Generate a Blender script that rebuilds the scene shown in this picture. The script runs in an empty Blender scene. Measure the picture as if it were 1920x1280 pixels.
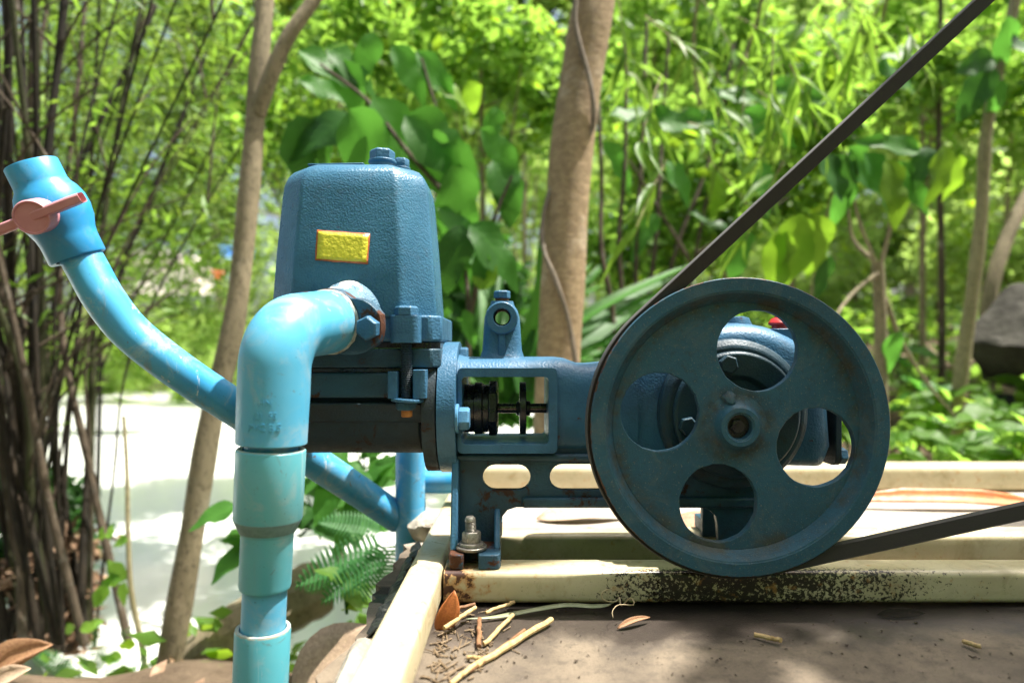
import bpy, bmesh, math, random
import numpy as np
from mathutils import Vector, Matrix

random.seed(7)
RNG = np.random.default_rng(11)
scene = bpy.context.scene
col = scene.collection

# ---------------------------------------------------------------- camera, sky, sun, exposure
F, CX, CY = 1250.0, 960.0, 655.0          # focal length and principal point, in photograph pixels
def P(px, py, Y):
    """the point at depth Y (metres along the view) that the photograph shows at (px, py)"""
    return Vector(((px - CX) / F * Y, Y, (CY - py) / F * Y))

cam_d = bpy.data.cameras.new('camera')
cam = bpy.data.objects.new('camera', cam_d)
col.objects.link(cam)
cam.location = (0, 0, 0)
cam.rotation_euler = (math.radians(90), 0, 0)
cam_d.sensor_width = 36.0
cam_d.lens = F / 1920.0 * 36.0
cam_d.shift_y = (CY - 640.0) / 1920.0
cam_d.clip_start = 0.02
cam_d.clip_end = 500.0
cam_d.dof.use_dof = True
cam_d.dof.focus_distance = 0.76
cam_d.dof.aperture_fstop = 2.7
scene.camera = cam

SUN = Vector((0.36, 0.03, 0.93)).normalized()
world = bpy.data.worlds.new('World')
scene.world = world
world.use_nodes = True
wn, wl = world.node_tree.nodes, world.node_tree.links
wn.clear()
sky_n = wn.new('ShaderNodeTexSky')
sky_n.sky_type = 'NISHITA'
sky_n.sun_disc = False
sky_n.sun_elevation = math.asin(SUN.z)
sky_n.sun_rotation = math.atan2(SUN.x, SUN.y)
sky_n.air_density = 1.0
sky_n.dust_density = 6.0
bg_n = wn.new('ShaderNodeBackground')
bg_n.inputs['Strength'].default_value = 0.10
wo_n = wn.new('ShaderNodeOutputWorld')
wl.new(sky_n.outputs[0], bg_n.inputs[0])
wl.new(bg_n.outputs[0], wo_n.inputs[0])

sun_d = bpy.data.lights.new('sun', 'SUN')
sun_d.energy = 5.0
sun_d.angle = math.radians(0.6)
sun_d.color = (1.0, 0.955, 0.88)
sun = bpy.data.objects.new('sun', sun_d)
col.objects.link(sun)
sun.rotation_euler = (-SUN).to_track_quat('-Z', 'Y').to_euler()
sun.location = (2, 2, 8)

scene.view_settings.view_transform = 'Standard'
scene.view_settings.look = 'None'
scene.view_settings.exposure = 1.45
scene.view_settings.gamma = 1.0
scene.view_settings.use_curve_mapping = False
scene.render.engine = 'CYCLES'
cy = scene.cycles
cy.use_denoising = True
cy.max_bounces = 7
cy.diffuse_bounces = 3
cy.glossy_bounces = 3
cy.transmission_bounces = 4
cy.transparent_max_bounces = 4
cy.sample_clamp_indirect = 6.0
cy.caustics_reflective = False
cy.caustics_refractive = False

# ---------------------------------------------------------------- node helpers and materials
class NT:
    def __init__(self, name):
        self.m = bpy.data.materials.new(name)
        self.m.use_nodes = True
        self.t = self.m.node_tree
        self.t.nodes.clear()
        self.out = self.n('ShaderNodeOutputMaterial')
    def n(self, kind, **kw):
        nd = self.t.nodes.new(kind)
        for k, v in kw.items():
            setattr(nd, k, v)
        return nd
    def l(self, a, b):
        self.t.links.new(a, b)
    def val(self, sock, v):
        if hasattr(v, 'is_output') or isinstance(v, bpy.types.NodeSocket):
            self.l(v, sock)
        elif isinstance(v, (tuple, list)) and len(v) == 3 and sock.type == 'RGBA':
            sock.default_value = (*v, 1)
        else:
            sock.default_value = v
    def coord(self):
        return self.n('ShaderNodeTexCoord').outputs['Object']
    def noise(self, scale, detail=4, rough=0.55, vec=None, dist=0.0):
        nd = self.n('ShaderNodeTexNoise')
        nd.inputs['Scale'].default_value = scale
        nd.inputs['Detail'].default_value = detail
        nd.inputs['Roughness'].default_value = rough
        nd.inputs['Distortion'].default_value = dist
        self.l(vec if vec is not None else self.coord(), nd.inputs['Vector'])
        return nd.outputs['Fac']
    def ramp(self, fac, lo, hi, a=0.0, b=1.0):
        nd = self.n('ShaderNodeMapRange')
        nd.interpolation_type = 'SMOOTHSTEP'
        self.val(nd.inputs[0], fac)
        nd.inputs[1].default_value, nd.inputs[2].default_value = lo, hi
        nd.inputs[3].default_value, nd.inputs[4].default_value = a, b
        return nd.outputs[0]
    def math(self, op, a, b=0.0):
        nd = self.n('ShaderNodeMath', operation=op)
        self.val(nd.inputs[0], a)
        self.val(nd.inputs[1], b)
        return nd.outputs[0]
    def mix(self, fac, a, b):
        nd = self.n('ShaderNodeMix', data_type='RGBA')
        self.val(nd.inputs[0], fac)
        self.val(nd.inputs[6], a)
        self.val(nd.inputs[7], b)
        return nd.outputs[2]
    def xyz(self, vec=None):
        nd = self.n('ShaderNodeSeparateXYZ')
        self.l(vec if vec is not None else self.coord(), nd.inputs[0])
        return nd.outputs
    def mapping(self, scale, rot=(0, 0, 0), loc=(0, 0, 0)):
        nd = self.n('ShaderNodeMapping')
        nd.inputs['Scale'].default_value = scale
        nd.inputs['Rotation'].default_value = rot
        nd.inputs['Location'].default_value = loc
        self.l(self.coord(), nd.inputs[0])
        return nd.outputs[0]
    def bump(self, h, strength=0.3, dist=0.001, normal=None):
        nd = self.n('ShaderNodeBump')
        nd.inputs['Strength'].default_value = strength
        nd.inputs['Distance'].default_value = dist
        self.l(h, nd.inputs['Height'])
        if normal is not None:
            self.l(normal, nd.inputs['Normal'])
        return nd.outputs[0]
    def principled(self, color, rough=0.5, metal=0.0, normal=None, spec=0.5, coat=0.0):
        b = self.n('ShaderNodeBsdfPrincipled')
        self.val(b.inputs['Base Color'], color)
        self.val(b.inputs['Roughness'], rough)
        self.val(b.inputs['Metallic'], metal)
        b.inputs['Specular IOR Level'].default_value = spec
        b.inputs['Coat Weight'].default_value = coat
        if normal is not None:
            self.l(normal, b.inputs['Normal'])
        return b.outputs[0]
    def done(self, shader):
        self.l(shader, self.out.inputs['Surface'])
        return self.m

def paint(name, base, dark, rust=0.0, dust=0.15, peel=0.0007, peel_scale=420, rough=0.36, seed=0.0, rustcol=(0.11, 0.035, 0.014), grime=0.25):
    """brushed cast-iron machine paint: blotchy colour, orange-peel relief, grime, rust showing through"""
    t = NT(name)
    v = t.mapping((1, 1, 1), loc=(seed, seed * .7, seed * .3))
    big = t.noise(14, 5, .6, v)
    c = t.mix(t.ramp(big, .35, .7), base, dark)
    gr = t.noise(45, 6, .7, v, .6)
    c = t.mix(t.math('MULTIPLY', t.ramp(gr, .52, .72), grime), c, (0.035, 0.035, 0.028))
    du = t.noise(900, 3, .6, v)
    c = t.mix(t.math('MULTIPLY', t.ramp(du, .6, .78), dust), c, (0.32, 0.31, 0.26))
    r = t.noise(24, 8, .72, v, .4)
    rm = t.ramp(r, .68 - .32 * rust, .74 - .30 * rust)
    if rust <= 0: rm = t.math('MULTIPLY', rm, 0.0)
    rc = t.mix(t.noise(160, 5, .7, v), rustcol, tuple(x * 0.35 for x in rustcol))
    c = t.mix(rm, c, rc)
    h = t.noise(peel_scale, 2, .5, v)
    hb = t.noise(60, 3, .5, v)
    n1 = t.bump(hb, .25, .002)
    n2 = t.bump(h, .8, peel, n1)
    ro = t.math('ADD', t.math('MULTIPLY', rm, .35), t.ramp(gr, .3, .7, rough - .05, rough + .16))
    return t.done(t.principled(c, ro, 0, n2, .32))

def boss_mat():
    t = NT('glare_whitened_boss')
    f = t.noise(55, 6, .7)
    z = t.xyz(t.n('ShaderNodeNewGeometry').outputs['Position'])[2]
    k = t.math('ADD', f, t.ramp(z, .045, .085, -.25, .14))  # sun glare painted as white blotches, denser towards the top
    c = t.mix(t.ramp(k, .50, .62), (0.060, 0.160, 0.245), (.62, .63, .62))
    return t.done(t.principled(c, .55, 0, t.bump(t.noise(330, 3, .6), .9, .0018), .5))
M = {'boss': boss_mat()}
BLUE, BLUE_D = (0.070, 0.195, 0.300), (0.050, 0.150, 0.240)
M['cover'] = paint('cover_blue_paint', (0.046, 0.150, 0.242), (0.034, 0.118, 0.196), rust=0.05, peel=.0010, peel_scale=430, rough=.27, grime=.22, dust=.25)
M['pump'] = paint('pump_blue_paint', (0.046, 0.140, 0.240), (0.028, 0.094, 0.165), rust=.14, peel=.0009, peel_scale=380, rough=.36, seed=1.3)
M['pumprust'] = paint('rusty_blue_paint', (0.028, 0.082, 0.125), (0.020, 0.046, 0.066), rust=.36, peel=.0009, rough=.42, seed=2.1, grime=.5, rustcol=(.065, .028, .015))
M['cylinder'] = paint('grimy_cylinder_paint', (0.018, 0.040, 0.058), (0.020, 0.026, 0.028), rust=.33, peel=.0007, rough=.5, seed=4.4, grime=.4, rustcol=(.055, .028, .017))
def pulley_mat():
    """flaking dark blue-green paint; rust nibbling the outer edge, oily dirt collected in the corner of the recess"""
    t = NT('pulley_paint')
    pos = t.n('ShaderNodeNewGeometry').outputs['Position']
    x, y, z = t.xyz(pos)[0:3]
    dx = t.math('SUBTRACT', x, .2457); dz = t.math('SUBTRACT', z, -.0836)
    r = t.math('SQRT', t.math('ADD', t.math('MULTIPLY', dx, dx), t.math('MULTIPLY', dz, dz)))
    big = t.noise(11, 6, .65)
    c = t.mix(t.ramp(big, .35, .68), (0.030, 0.098, 0.148), (0.024, 0.076, 0.114))
    fine = t.noise(150, 6, .75)
    c = t.mix(t.math('MULTIPLY', t.ramp(fine, .50, .72), .45), c, (.045, .048, .036))
    ring = t.math('MULTIPLY', t.ramp(r, .118, .133), t.ramp(r, .138, .147, 1, 0))
    dirt = t.math('MULTIPLY', ring, t.ramp(t.noise(26, 6, .7), .40, .62))
    c = t.mix(t.math('MULTIPLY', dirt, .75), c, (.060, .050, .028))
    hubd = t.math('MULTIPLY', t.ramp(r, .022, .030), t.ramp(r, .034, .050, 1, 0))
    c = t.mix(t.math('MULTIPLY', hubd, t.ramp(t.noise(60, 5, .7), .35, .65, .15, .8)), c, (.040, .036, .024))
    edge = t.ramp(r, .1590, .1610)
    chip = t.math('ADD', t.noise(42, 7, .75), t.math('MULTIPLY', edge, .16))
    cm = t.ramp(chip, .655, .685)
    c = t.mix(cm, c, t.mix(fine, (.13, .050, .022), (.035, .020, .014)))
    sp = t.noise(520, 3, .6)
    c = t.mix(t.math('MULTIPLY', t.ramp(sp, .63, .70), .6), c, (.20, .20, .165))
    dusty = t.noise(28, 7, .75, None, .8)
    c = t.mix(t.math('MULTIPLY', t.ramp(dusty, .46, .70), .30), c, (.14, .145, .125))
    n = t.bump(t.noise(600, 3, .6), .6, .0007, t.bump(t.math('ADD', big, t.math('MULTIPLY', cm, -.6)), .35, .0016))
    return t.done(t.principled(c, t.ramp(fine, .3, .7, .40, .64), 0, n, .28))
M['pulley'] = pulley_mat()
M['deepblue'] = paint('grimy_dark_blue_paint', (0.020, 0.055, 0.080), (0.014, 0.034, 0.048), rust=.10, dust=.3, peel=.0006, rough=.42, seed=8.8, grime=.6)
M['footrust'] = paint('rusted_foot_paint', (0.030, 0.085, 0.135), (0.024, 0.060, 0.090), rust=.62, peel=.0009, rough=.45, seed=2.6, grime=.4, rustcol=(.11, .040, .018))
M['boltblue'] = paint('bolt_blue_paint', (0.085, 0.24, 0.40), (0.07, 0.18, 0.30), rust=.22, peel=.0004, rough=.3, seed=5.0)
M['rust'] = paint('rust', (0.16, 0.055, 0.02), (0.07, 0.03, 0.016), rust=.5, peel=.0008, rough=.75, seed=6)

def simple(name, c1, c2, scale=60, rough=.5, metal=0.0, bump=.3, dist=.001, spec=.5, stretch=(1, 1, 1)):
    t = NT(name)
    v = t.mapping(stretch)
    f = t.noise(scale, 5, .6, v)
    return t.done(t.principled(t.mix(t.ramp(f, .3, .7), c1, c2), t.ramp(f, .3, .7, rough - .06, rough + .08), metal, t.bump(f, bump, dist), spec))

M['zinc'] = simple('weathered_zinc', (.36, .34, .30), (.20, .18, .15), 260, .45, .75)
M['black'] = simple('oily_black_iron', (.010, .012, .015), (.022, .022, .022), 90, .28)
M['rod'] = simple('steel_rod', (.05, .045, .04), (.12, .11, .10), 140, .25, .9)
M['belt'] = simple('belt_rubber', (.016, .012, .010), (.026, .020, .016), 500, .62, 0, .4, .0006)
M['beltcord'] = simple('belt_cord_edge', (.10, .095, .09), (.05, .048, .045), 1500, .8, 0, .6, .0006)
M['red'] = simple('red_plastic', (.62, .03, .025), (.45, .02, .02), 120, .3)
M['pink'] = simple('pink_plastic', (.50, .205, .225), (.56, .25, .265), 40, .42, 0, .1)
M['seal'] = simple('grubby_sealant', (.42, .50, .48), (.17, .14, .10), 90, .6, 0, .6, .002)

def pvc(name, a, b, scuff=(.40, .42, .40), amt=.35, seed=0, mud=.15):
    """sun-faded plastic: chalky bleaching, scuffs, fine scratches, mud specks and runs"""
    t = NT(name)
    v = t.mapping((1, 1, 1), loc=(seed, seed * .3, 0))
    f = t.noise(9, 5, .62, v, .5)
    c = t.mix(t.ramp(f, .32, .70), a, b)
    chalk = t.noise(22, 7, .72, v, .8)
    c = t.mix(t.math('MULTIPLY', t.ramp(chalk, .48, .70), amt), c, scuff)
    scr = t.noise(60, 5, .7, t.mapping((1.0, 1.0, .06), (.5, .4, 0), (seed, 0, 0)))
    c = t.mix(t.math('MULTIPLY', t.ramp(scr, .64, .68), amt * .8), c, (.62, .66, .66))
    gr = t.noise(34, 8, .78, v, 1.2)
    gm = t.ramp(gr, .60, .66)
    c = t.mix(t.math('MULTIPLY', gm, mud), c, (.13, .11, .075))
    runs = t.noise(40, 4, .6, t.mapping((1, 1, .10), (0, 0, 0), (0, seed, 0)))
    c = t.mix(t.math('MULTIPLY', t.ramp(runs, .56, .74), mud * .7), c, (.20, .22, .19))
    sp = t.noise(520, 3, .5, v)
    c = t.mix(t.math('MULTIPLY', t.ramp(sp, .69, .75), .75), c, (.05, .05, .04))
    ro = t.math('ADD', t.ramp(chalk, .35, .7, .30, .52), t.math('MULTIPLY', gm, mud * .5))
    return t.done(t.principled(c, ro, 0, t.bump(t.math('ADD', t.noise(30, 4, .5, v), t.math('MULTIPLY', gm, .4)), .14, .002), .45))
M['pvc'] = pvc('blue_pvc', (.075, .350, .540), (.105, .380, .550), amt=.42, mud=.45)
M['pvcteal'] = pvc('faded_teal_pvc', (.090, .380, .450), (.125, .400, .460), amt=.38, seed=3, mud=.50)
M['pvcold'] = pvc('scuffed_blue_pvc', (.040, .300, .580), (.075, .370, .620), scuff=(.34, .47, .52), amt=.85, seed=7, mud=.95)
M['pvcvalve'] = pvc('valve_blue_pvc', (.024, .240, .500), (.034, .290, .540), amt=.15, seed=9, mud=.2)
M['pvclip'] = simple('dusty_pvc_lip', (.42, .40, .30), (.25, .36, .36), 120, .7)

def sticker_mat():
    t = NT('yellow_sticker')
    f = t.noise(120, 4, .5)
    c = t.mix(f, (.74, .66, .045), (.62, .57, .045))
    return t.done(t.principled(c, .42, 0, t.bump(t.noise(220, 2, .5), .45, .003), .5))
M['sticker'] = sticker_mat()
M['orange'] = simple('orange_print', (.55, .16, .04), (.40, .10, .03), 200, .5)

def rail_mat():
    """cream gloss paint with black mould spatter on a stretch of the front rail and rust at the welded end"""
    t = NT('cream_rail_paint')
    x, y, z = t.xyz(t.n('ShaderNodeNewGeometry').outputs['Position'])[0:3]
    f = t.noise(10, 5, .6)
    c = t.mix(t.ramp(f, .35, .7), (.56, .49, .32), (.46, .39, .24))
    dirt = t.noise(30, 7, .7, None, .8)
    c = t.mix(t.math('MULTIPLY', t.ramp(dirt, .50, .70), .55), c, (.30, .25, .13))
    sm = t.noise(7, 7, .72, t.mapping((1, 1.6, 1)), 1.2)
    c = t.mix(t.math('MULTIPLY', t.ramp(sm, .50, .72), .55), c, (.30, .22, .10))
    # mould stretch, x between .12 and .36 m along the rail, more to the bottom
    band = t.math('MULTIPLY', t.ramp(x, .04, .20), t.ramp(x, .26, .62, 1, 0))
    front = t.ramp(y, .745, .765, 1, 0)
    band = t.math('MULTIPLY', band, front)
    sp = t.noise(260, 6, .72)
    sp2 = t.noise(60, 6, .7)
    sps = t.math('ADD', t.math('MULTIPLY', sp, .75), t.math('MULTIPLY', sp2, .25))
    th = t.math('ADD', sps, t.math('MULTIPLY', band, .195))
    c = t.mix(t.math('MULTIPLY', band, t.ramp(t.noise(18, 6, .7, None, .6), .40, .70, 0, .55)), c, (.16, .13, .075))
    c = t.mix(t.ramp(th, .625, .655), c, (.022, .016, .011))
    # rust by the welded corner
    r = t.noise(70, 7, .7)
    rb = t.math('MULTIPLY', t.ramp(x, -.058, -.012, 1, 0), t.math('MULTIPLY', t.ramp(x, -.078, -.074), t.ramp(y, .79, .80, 1, 0)))
    rb = t.math('MULTIPLY', rb, t.ramp(y, .70, .72))
    rr = t.math('ADD', r, t.math('MULTIPLY', rb, .23))
    c = t.mix(t.math('MULTIPLY', t.ramp(rr, .56, .72), .85), c, (.42, .20, .06))
    c = t.mix(t.ramp(rr, .70, .74), c, (.060, .024, .014))
    return t.done(t.principled(c, t.ramp(dirt, .3, .7, .25, .5), 0, t.bump(f, .15, .003), .5))
M['rail'] = rail_mat()

def slab_mat():
    t = NT('stained_concrete')
    x, y, z = t.xyz()[0:3]
    a = t.noise(7, 7, .62, None, .5)
    b = t.noise(60, 6, .7)
    c = t.mix(t.ramp(a, .36, .66), (.175, .138, .096), (.100, .079, .056))
    c = t.mix(t.math('MULTIPLY', t.ramp(b, .45, .70), .6), c, (.06, .048, .036))
    # damp, oily zone along the foot of the front rail
    wet = t.math('ADD', t.ramp(y, .58, .72), t.math('MULTIPLY', t.math('SUBTRACT', a, .5), 1.6))
    wet = t.math('MULTIPLY', wet, t.ramp(y, .76, .80, 1, 0))
    wet = t.math('MULTIPLY', wet, t.ramp(x, .25, .75, 1, .45))
    wm = t.ramp(wet, .25, .75)
    c = t.mix(t.math('MULTIPLY', wm, .86), c, (.034, .027, .024))
    under = t.math('MULTIPLY', t.ramp(t.math('ADD', y, t.math('MULTIPLY', t.noise(16, 5, .65), .05)), .722, .758), t.ramp(y, .80, .81, 1, 0))  # shadow strip under the front rail, painted near-black
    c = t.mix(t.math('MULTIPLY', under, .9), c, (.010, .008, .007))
    # drops of oil
    vo = t.n('ShaderNodeTexVoronoi')
    vo.inputs['Scale'].default_value = 26
    t.l(t.coord(), vo.inputs['Vector'])
    dr = t.math('MULTIPLY', t.ramp(vo.outputs['Distance'], .16, .26, 1, 0), t.ramp(t.noise(5, 2), .5, .6))
    c = t.mix(t.math('MULTIPLY', dr, .6), c, (.08, .062, .05))
    pale = t.ramp(y, .95, 1.0)
    c = t.mix(t.math('MULTIPLY', pale, .6), c, (.56, .50, .42))
    ro = t.math('SUBTRACT', .85, t.math('MULTIPLY', wm, .5))
    gr = t.noise(420, 4, .7)
    c = t.mix(t.math('MULTIPLY', t.ramp(gr, .52, .70), .55), c, (.045, .036, .027))
    c = t.mix(t.math('MULTIPLY', t.ramp(gr, .40, .26), .35), c, (.34, .29, .22))
    return t.done(t.principled(c, ro, 0, t.bump(gr, .6, .0010, t.bump(b, .5, .0016)), .4))
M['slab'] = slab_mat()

def bark(name, a, b, scale=30, stretch=(1, 1, .25), spots=(.45, .42, .36), amt=.3, dots=.6):
    t = NT(name)
    v = t.mapping(stretch)
    f = t.noise(scale, 7, .7, v, .6)
    c = t.mix(t.ramp(f, .35, .65), a, b)
    s = t.noise(scale * .25, 4, .6)
    c = t.mix(t.math('MULTIPLY', t.ramp(s, .55, .7), amt), c, spots)
    sp = t.noise(scale * 4, 5, .75, t.mapping((1, 1, dots)))
    c = t.mix(t.math('MULTIPLY', t.ramp(sp, .50, .66), .75), c, tuple(x * .28 for x in a))
    kn = t.noise(scale * .5, 6, .8, t.mapping((1, 1, 1.6)))
    c = t.mix(t.math('MULTIPLY', t.ramp(kn, .60, .66), .5), c, tuple(x * .4 for x in b))
    return t.done(t.principled(c, .85, 0, t.bump(f, .7, .006), .3))
M['bark'] = bark('tan_bark', (.36, .265, .155), (.24, .170, .100), 34, (1, 1, 1.9), (.55, .47, .36), .5, 3.0)
M['barkgrey'] = bark('greenish_grey_bark', (.27, .22, .14), (.18, .15, .09), 22, (1, 1, .3), (.33, .31, .24), .35)
M['barkdark'] = bark('dark_bamboo_stem', (.012, .010, .006), (.024, .017, .009), 30, (1, 1, .2), (.050, .031, .016), .4)
M['bambooolive'] = bark('olive_bamboo_stem', (.045, .050, .018), (.030, .032, .012), 30, (1, 1, .2), (.11, .095, .05), .4)
M['barkpale'] = bark('pale_stem_bark', (.30, .26, .15), (.22, .19, .10), 30, (1, 1, .25), (.40, .36, .26), .3)
M['vine'] = bark('vine_bark', (.22, .18, .14), (.15, .12, .09), 60)
M['twig'] = bark('twig_bark', (.10, .075, .05), (.06, .045, .03), 60)
M['stick'] = simple('dry_straw', (.50, .37, .18), (.34, .22, .09), 200, .6, 0, .5, .001, .3, (1, 1, .2))
M['straw'] = simple('grey_straw', (.20, .14, .075), (.09, .06, .035), 300, .8)
M['crumb'] = simple('dark_crumbs', (.07, .05, .03), (.03, .02, .014), 300, .9)
M['stickbrown'] = simple('brown_stick', (.24, .12, .05), (.15, .07, .03), 160, .7)
M['dryleaf'] = simple('dry_leaf', (.36, .20, .10), (.24, .12, .06), 40, .6, 0, .5, .002)
M['litter'] = simple('leaf_litter', (.30, .19, .11), (.16, .09, .05), 60, .7, 0, .5, .002)
M['dryleafpale'] = simple('pale_dry_leaf', (.50, .36, .24), (.36, .25, .17), 30, .6, 0, .5, .002)
M['dryleaforange'] = simple('orange_dry_leaf', (.50, .17, .045), (.36, .11, .03), 30, .5, 0, .4, .002)
M['rock'] = simple('mossy_rock', (.060, .057, .046), (.018, .017, .014), 7, .9, 0, 1.0, .03, .2)
M['stone'] = simple('pale_broken_concrete', (.42, .39, .32), (.25, .22, .18), 30, .9, 0, 1.0, .01, .2)
M['plastic'] = simple('black_plastic_sheet', (.012, .014, .012), (.030, .032, .028), 120, .38, 0, .8, .004)

def leafmat(name, c1, c2, trans, tw=.5, rough=.38, yellow=None, spec=.5, veins=False):
    t = NT(name)
    g = t.n('ShaderNodeNewGeometry')
    oi = t.n('ShaderNodeObjectInfo')
    r = t.math('FRACT', t.math('ADD', g.outputs['Random Per Island'], oi.outputs['Random']))
    c = t.mix(r, c1, c2)
    f = t.noise(40, 4, .6)
    c = t.mix(t.math('MULTIPLY', t.ramp(f, .4, .7), .25), c, tuple(min(1, x * 1.5) for x in c1))
    tc = t.mix(r, trans, tuple(x * .62 for x in trans))
    if yellow:
        k = t.ramp(t.math('FRACT', t.math('MULTIPLY', r, 7.13)), .86, .9)
        c = t.mix(k, c, yellow)
        tc = t.mix(k, tc, tuple(min(1, x * 1.6) for x in yellow))
    nrm = None
    if veins:
        x, y, z = t.xyz()[0:3]
        ax = t.math('ABSOLUTE', x)
        ph = t.math('SUBTRACT', y, t.math('MULTIPLY', ax, .75))
        saw = t.math('ABSOLUTE', t.math('SUBTRACT', t.math('FRACT', t.math('MULTIPLY', ph, 9.0)), .5))
        side = t.ramp(saw, .03, .10, 1, 0)
        mid = t.ramp(ax, .006, .016, 1, 0)
        v = t.math('MAXIMUM', t.math('MULTIPLY', side, .6), mid)
        c = t.mix(t.math('MULTIPLY', v, .42), c, tuple(min(1, q * 2.2) for q in c2))
        tc = t.mix(t.math('MULTIPLY', v, .38), tc, tuple(q * .45 for q in trans))
        blotch = t.noise(7, 5, .65)
        tc = t.mix(t.ramp(blotch, .5, .75, 0, .45), tc, tuple(q * .5 for q in trans))
        nrm = t.bump(t.math('ADD', t.math('MULTIPLY', saw, .15), t.math('MULTIPLY', blotch, .6)), .2, .02)
    p = t.principled(c, rough, 0, nrm, spec)
    tr = t.n('ShaderNodeBsdfTranslucent')
    t.val(tr.inputs['Color'], tc)
    mx = t.n('ShaderNodeMixShader')
    mx.inputs[0].default_value = tw
    t.l(p, mx.inputs[1])
    t.l(tr.outputs[0], mx.inputs[2])
    return t.done(mx.outputs[0])
M['leaf'] = leafmat('green_leaf', (.066, .150, .026), (.105, .212, .036), (.38, .66, .085), .58, .48, (.20, .32, .02), .25)
M['leafbig'] = leafmat('broad_leaf', (.034, .115, .018), (.055, .160, .024), (.15, .44, .050), .50, .48, None, .28, True)
M['leafyel'] = leafmat('yellowing_leaf', (.085, .18, .014), (.12, .21, .018), (.32, .57, .035), .55, .5, None, .3, True)
M['leafdark'] = leafmat('dark_leaf', (.020, .072, .014), (.032, .098, .018), (.085, .25, .028), .40, .48, None, .28, True)
M['leafshade'] = leafmat('shaded_bamboo_leaf', (.042, .086, .015), (.060, .112, .020), (.20, .32, .032), .46, .5, None, .3)  # darker bamboo leaf: the thicket's shade is put into the colour
M['leafdim'] = leafmat('dull_green_leaf', (.044, .096, .014), (.066, .128, .019), (.21, .38, .035), .5, .5, (.16, .20, .02), .25)
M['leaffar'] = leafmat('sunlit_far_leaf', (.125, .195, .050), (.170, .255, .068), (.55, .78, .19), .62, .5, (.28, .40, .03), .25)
M['leafbam'] = leafmat('bamboo_leaf', (.060, .145, .016), (.095, .205, .024), (.31, .54, .055), .55, .45, (.14, .22, .03), .28)
M['leaffern'] = leafmat('fern_leaf', (.034, .125, .035), (.055, .17, .048), (.11, .34, .06), .4, .55, None, .25)

def ground_mat():
    t = NT('leaf_strewn_soil')
    a = t.noise(3.2, 6, .65)
    b = t.noise(26, 7, .7)
    c = t.mix(t.ramp(a, .35, .65), (.085, .060, .038), (.150, .110, .072))
    c = t.mix(t.math('MULTIPLY', t.ramp(b, .45, .7), .7), c, (.07, .05, .03))
    c = t.mix(t.math('MULTIPLY', t.ramp(t.noise(6, 5, .7), .56, .66), .6), c, (.09, .13, .03))
    return t.done(t.principled(c, .9, 0, t.bump(b, .9, .02), .2))
M['ground'] = ground_mat()
def water_mat():
    t = NT('glare_white_pond_water')
    n = t.bump(t.noise(5, 3, .5, t.mapping((1, .5, 1))), .12, .02)
    return t.done(t.principled((.80, .81, .77), .12, 0, n, .35))  # near-white base colour stands for the sky glare on the water
M['water'] = water_mat()
M['tarpblue'] = simple('blue_tarp', (.10, .30, .70), (.18, .40, .75), 6, .5)
M['tarpred'] = simple('orange_plastic', (.70, .16, .05), (.60, .12, .05), 6, .5)
M['housewall'] = simple('pale_wall', (.70, .62, .56), (.58, .50, .44), 4, .8)

# ---------------------------------------------------------------- object helpers
def prop(o, label=None, cat=None, group=None, kind=None):
    if label: o['label'] = label
    if cat: o['category'] = cat
    if group: o['group'] = group
    if kind: o['kind'] = kind
    return o

def world_loc(o):
    v = Vector((0, 0, 0))
    while o is not None:
        v = v + o.location
        o = o.parent
    return v

def thing(name, loc, label, cat, group=None):
    o = bpy.data.objects.new(name, None)
    o.empty_display_size = 0.05
    col.objects.link(o)
    o.location = loc
    return prop(o, label, cat, group)

def link(name, me, parent=None, loc=(0, 0, 0)):
    o = bpy.data.objects.new(name, me)
    col.objects.link(o)
    o.location = loc
    if parent is not None:
        o.parent = parent
    return o

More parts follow.
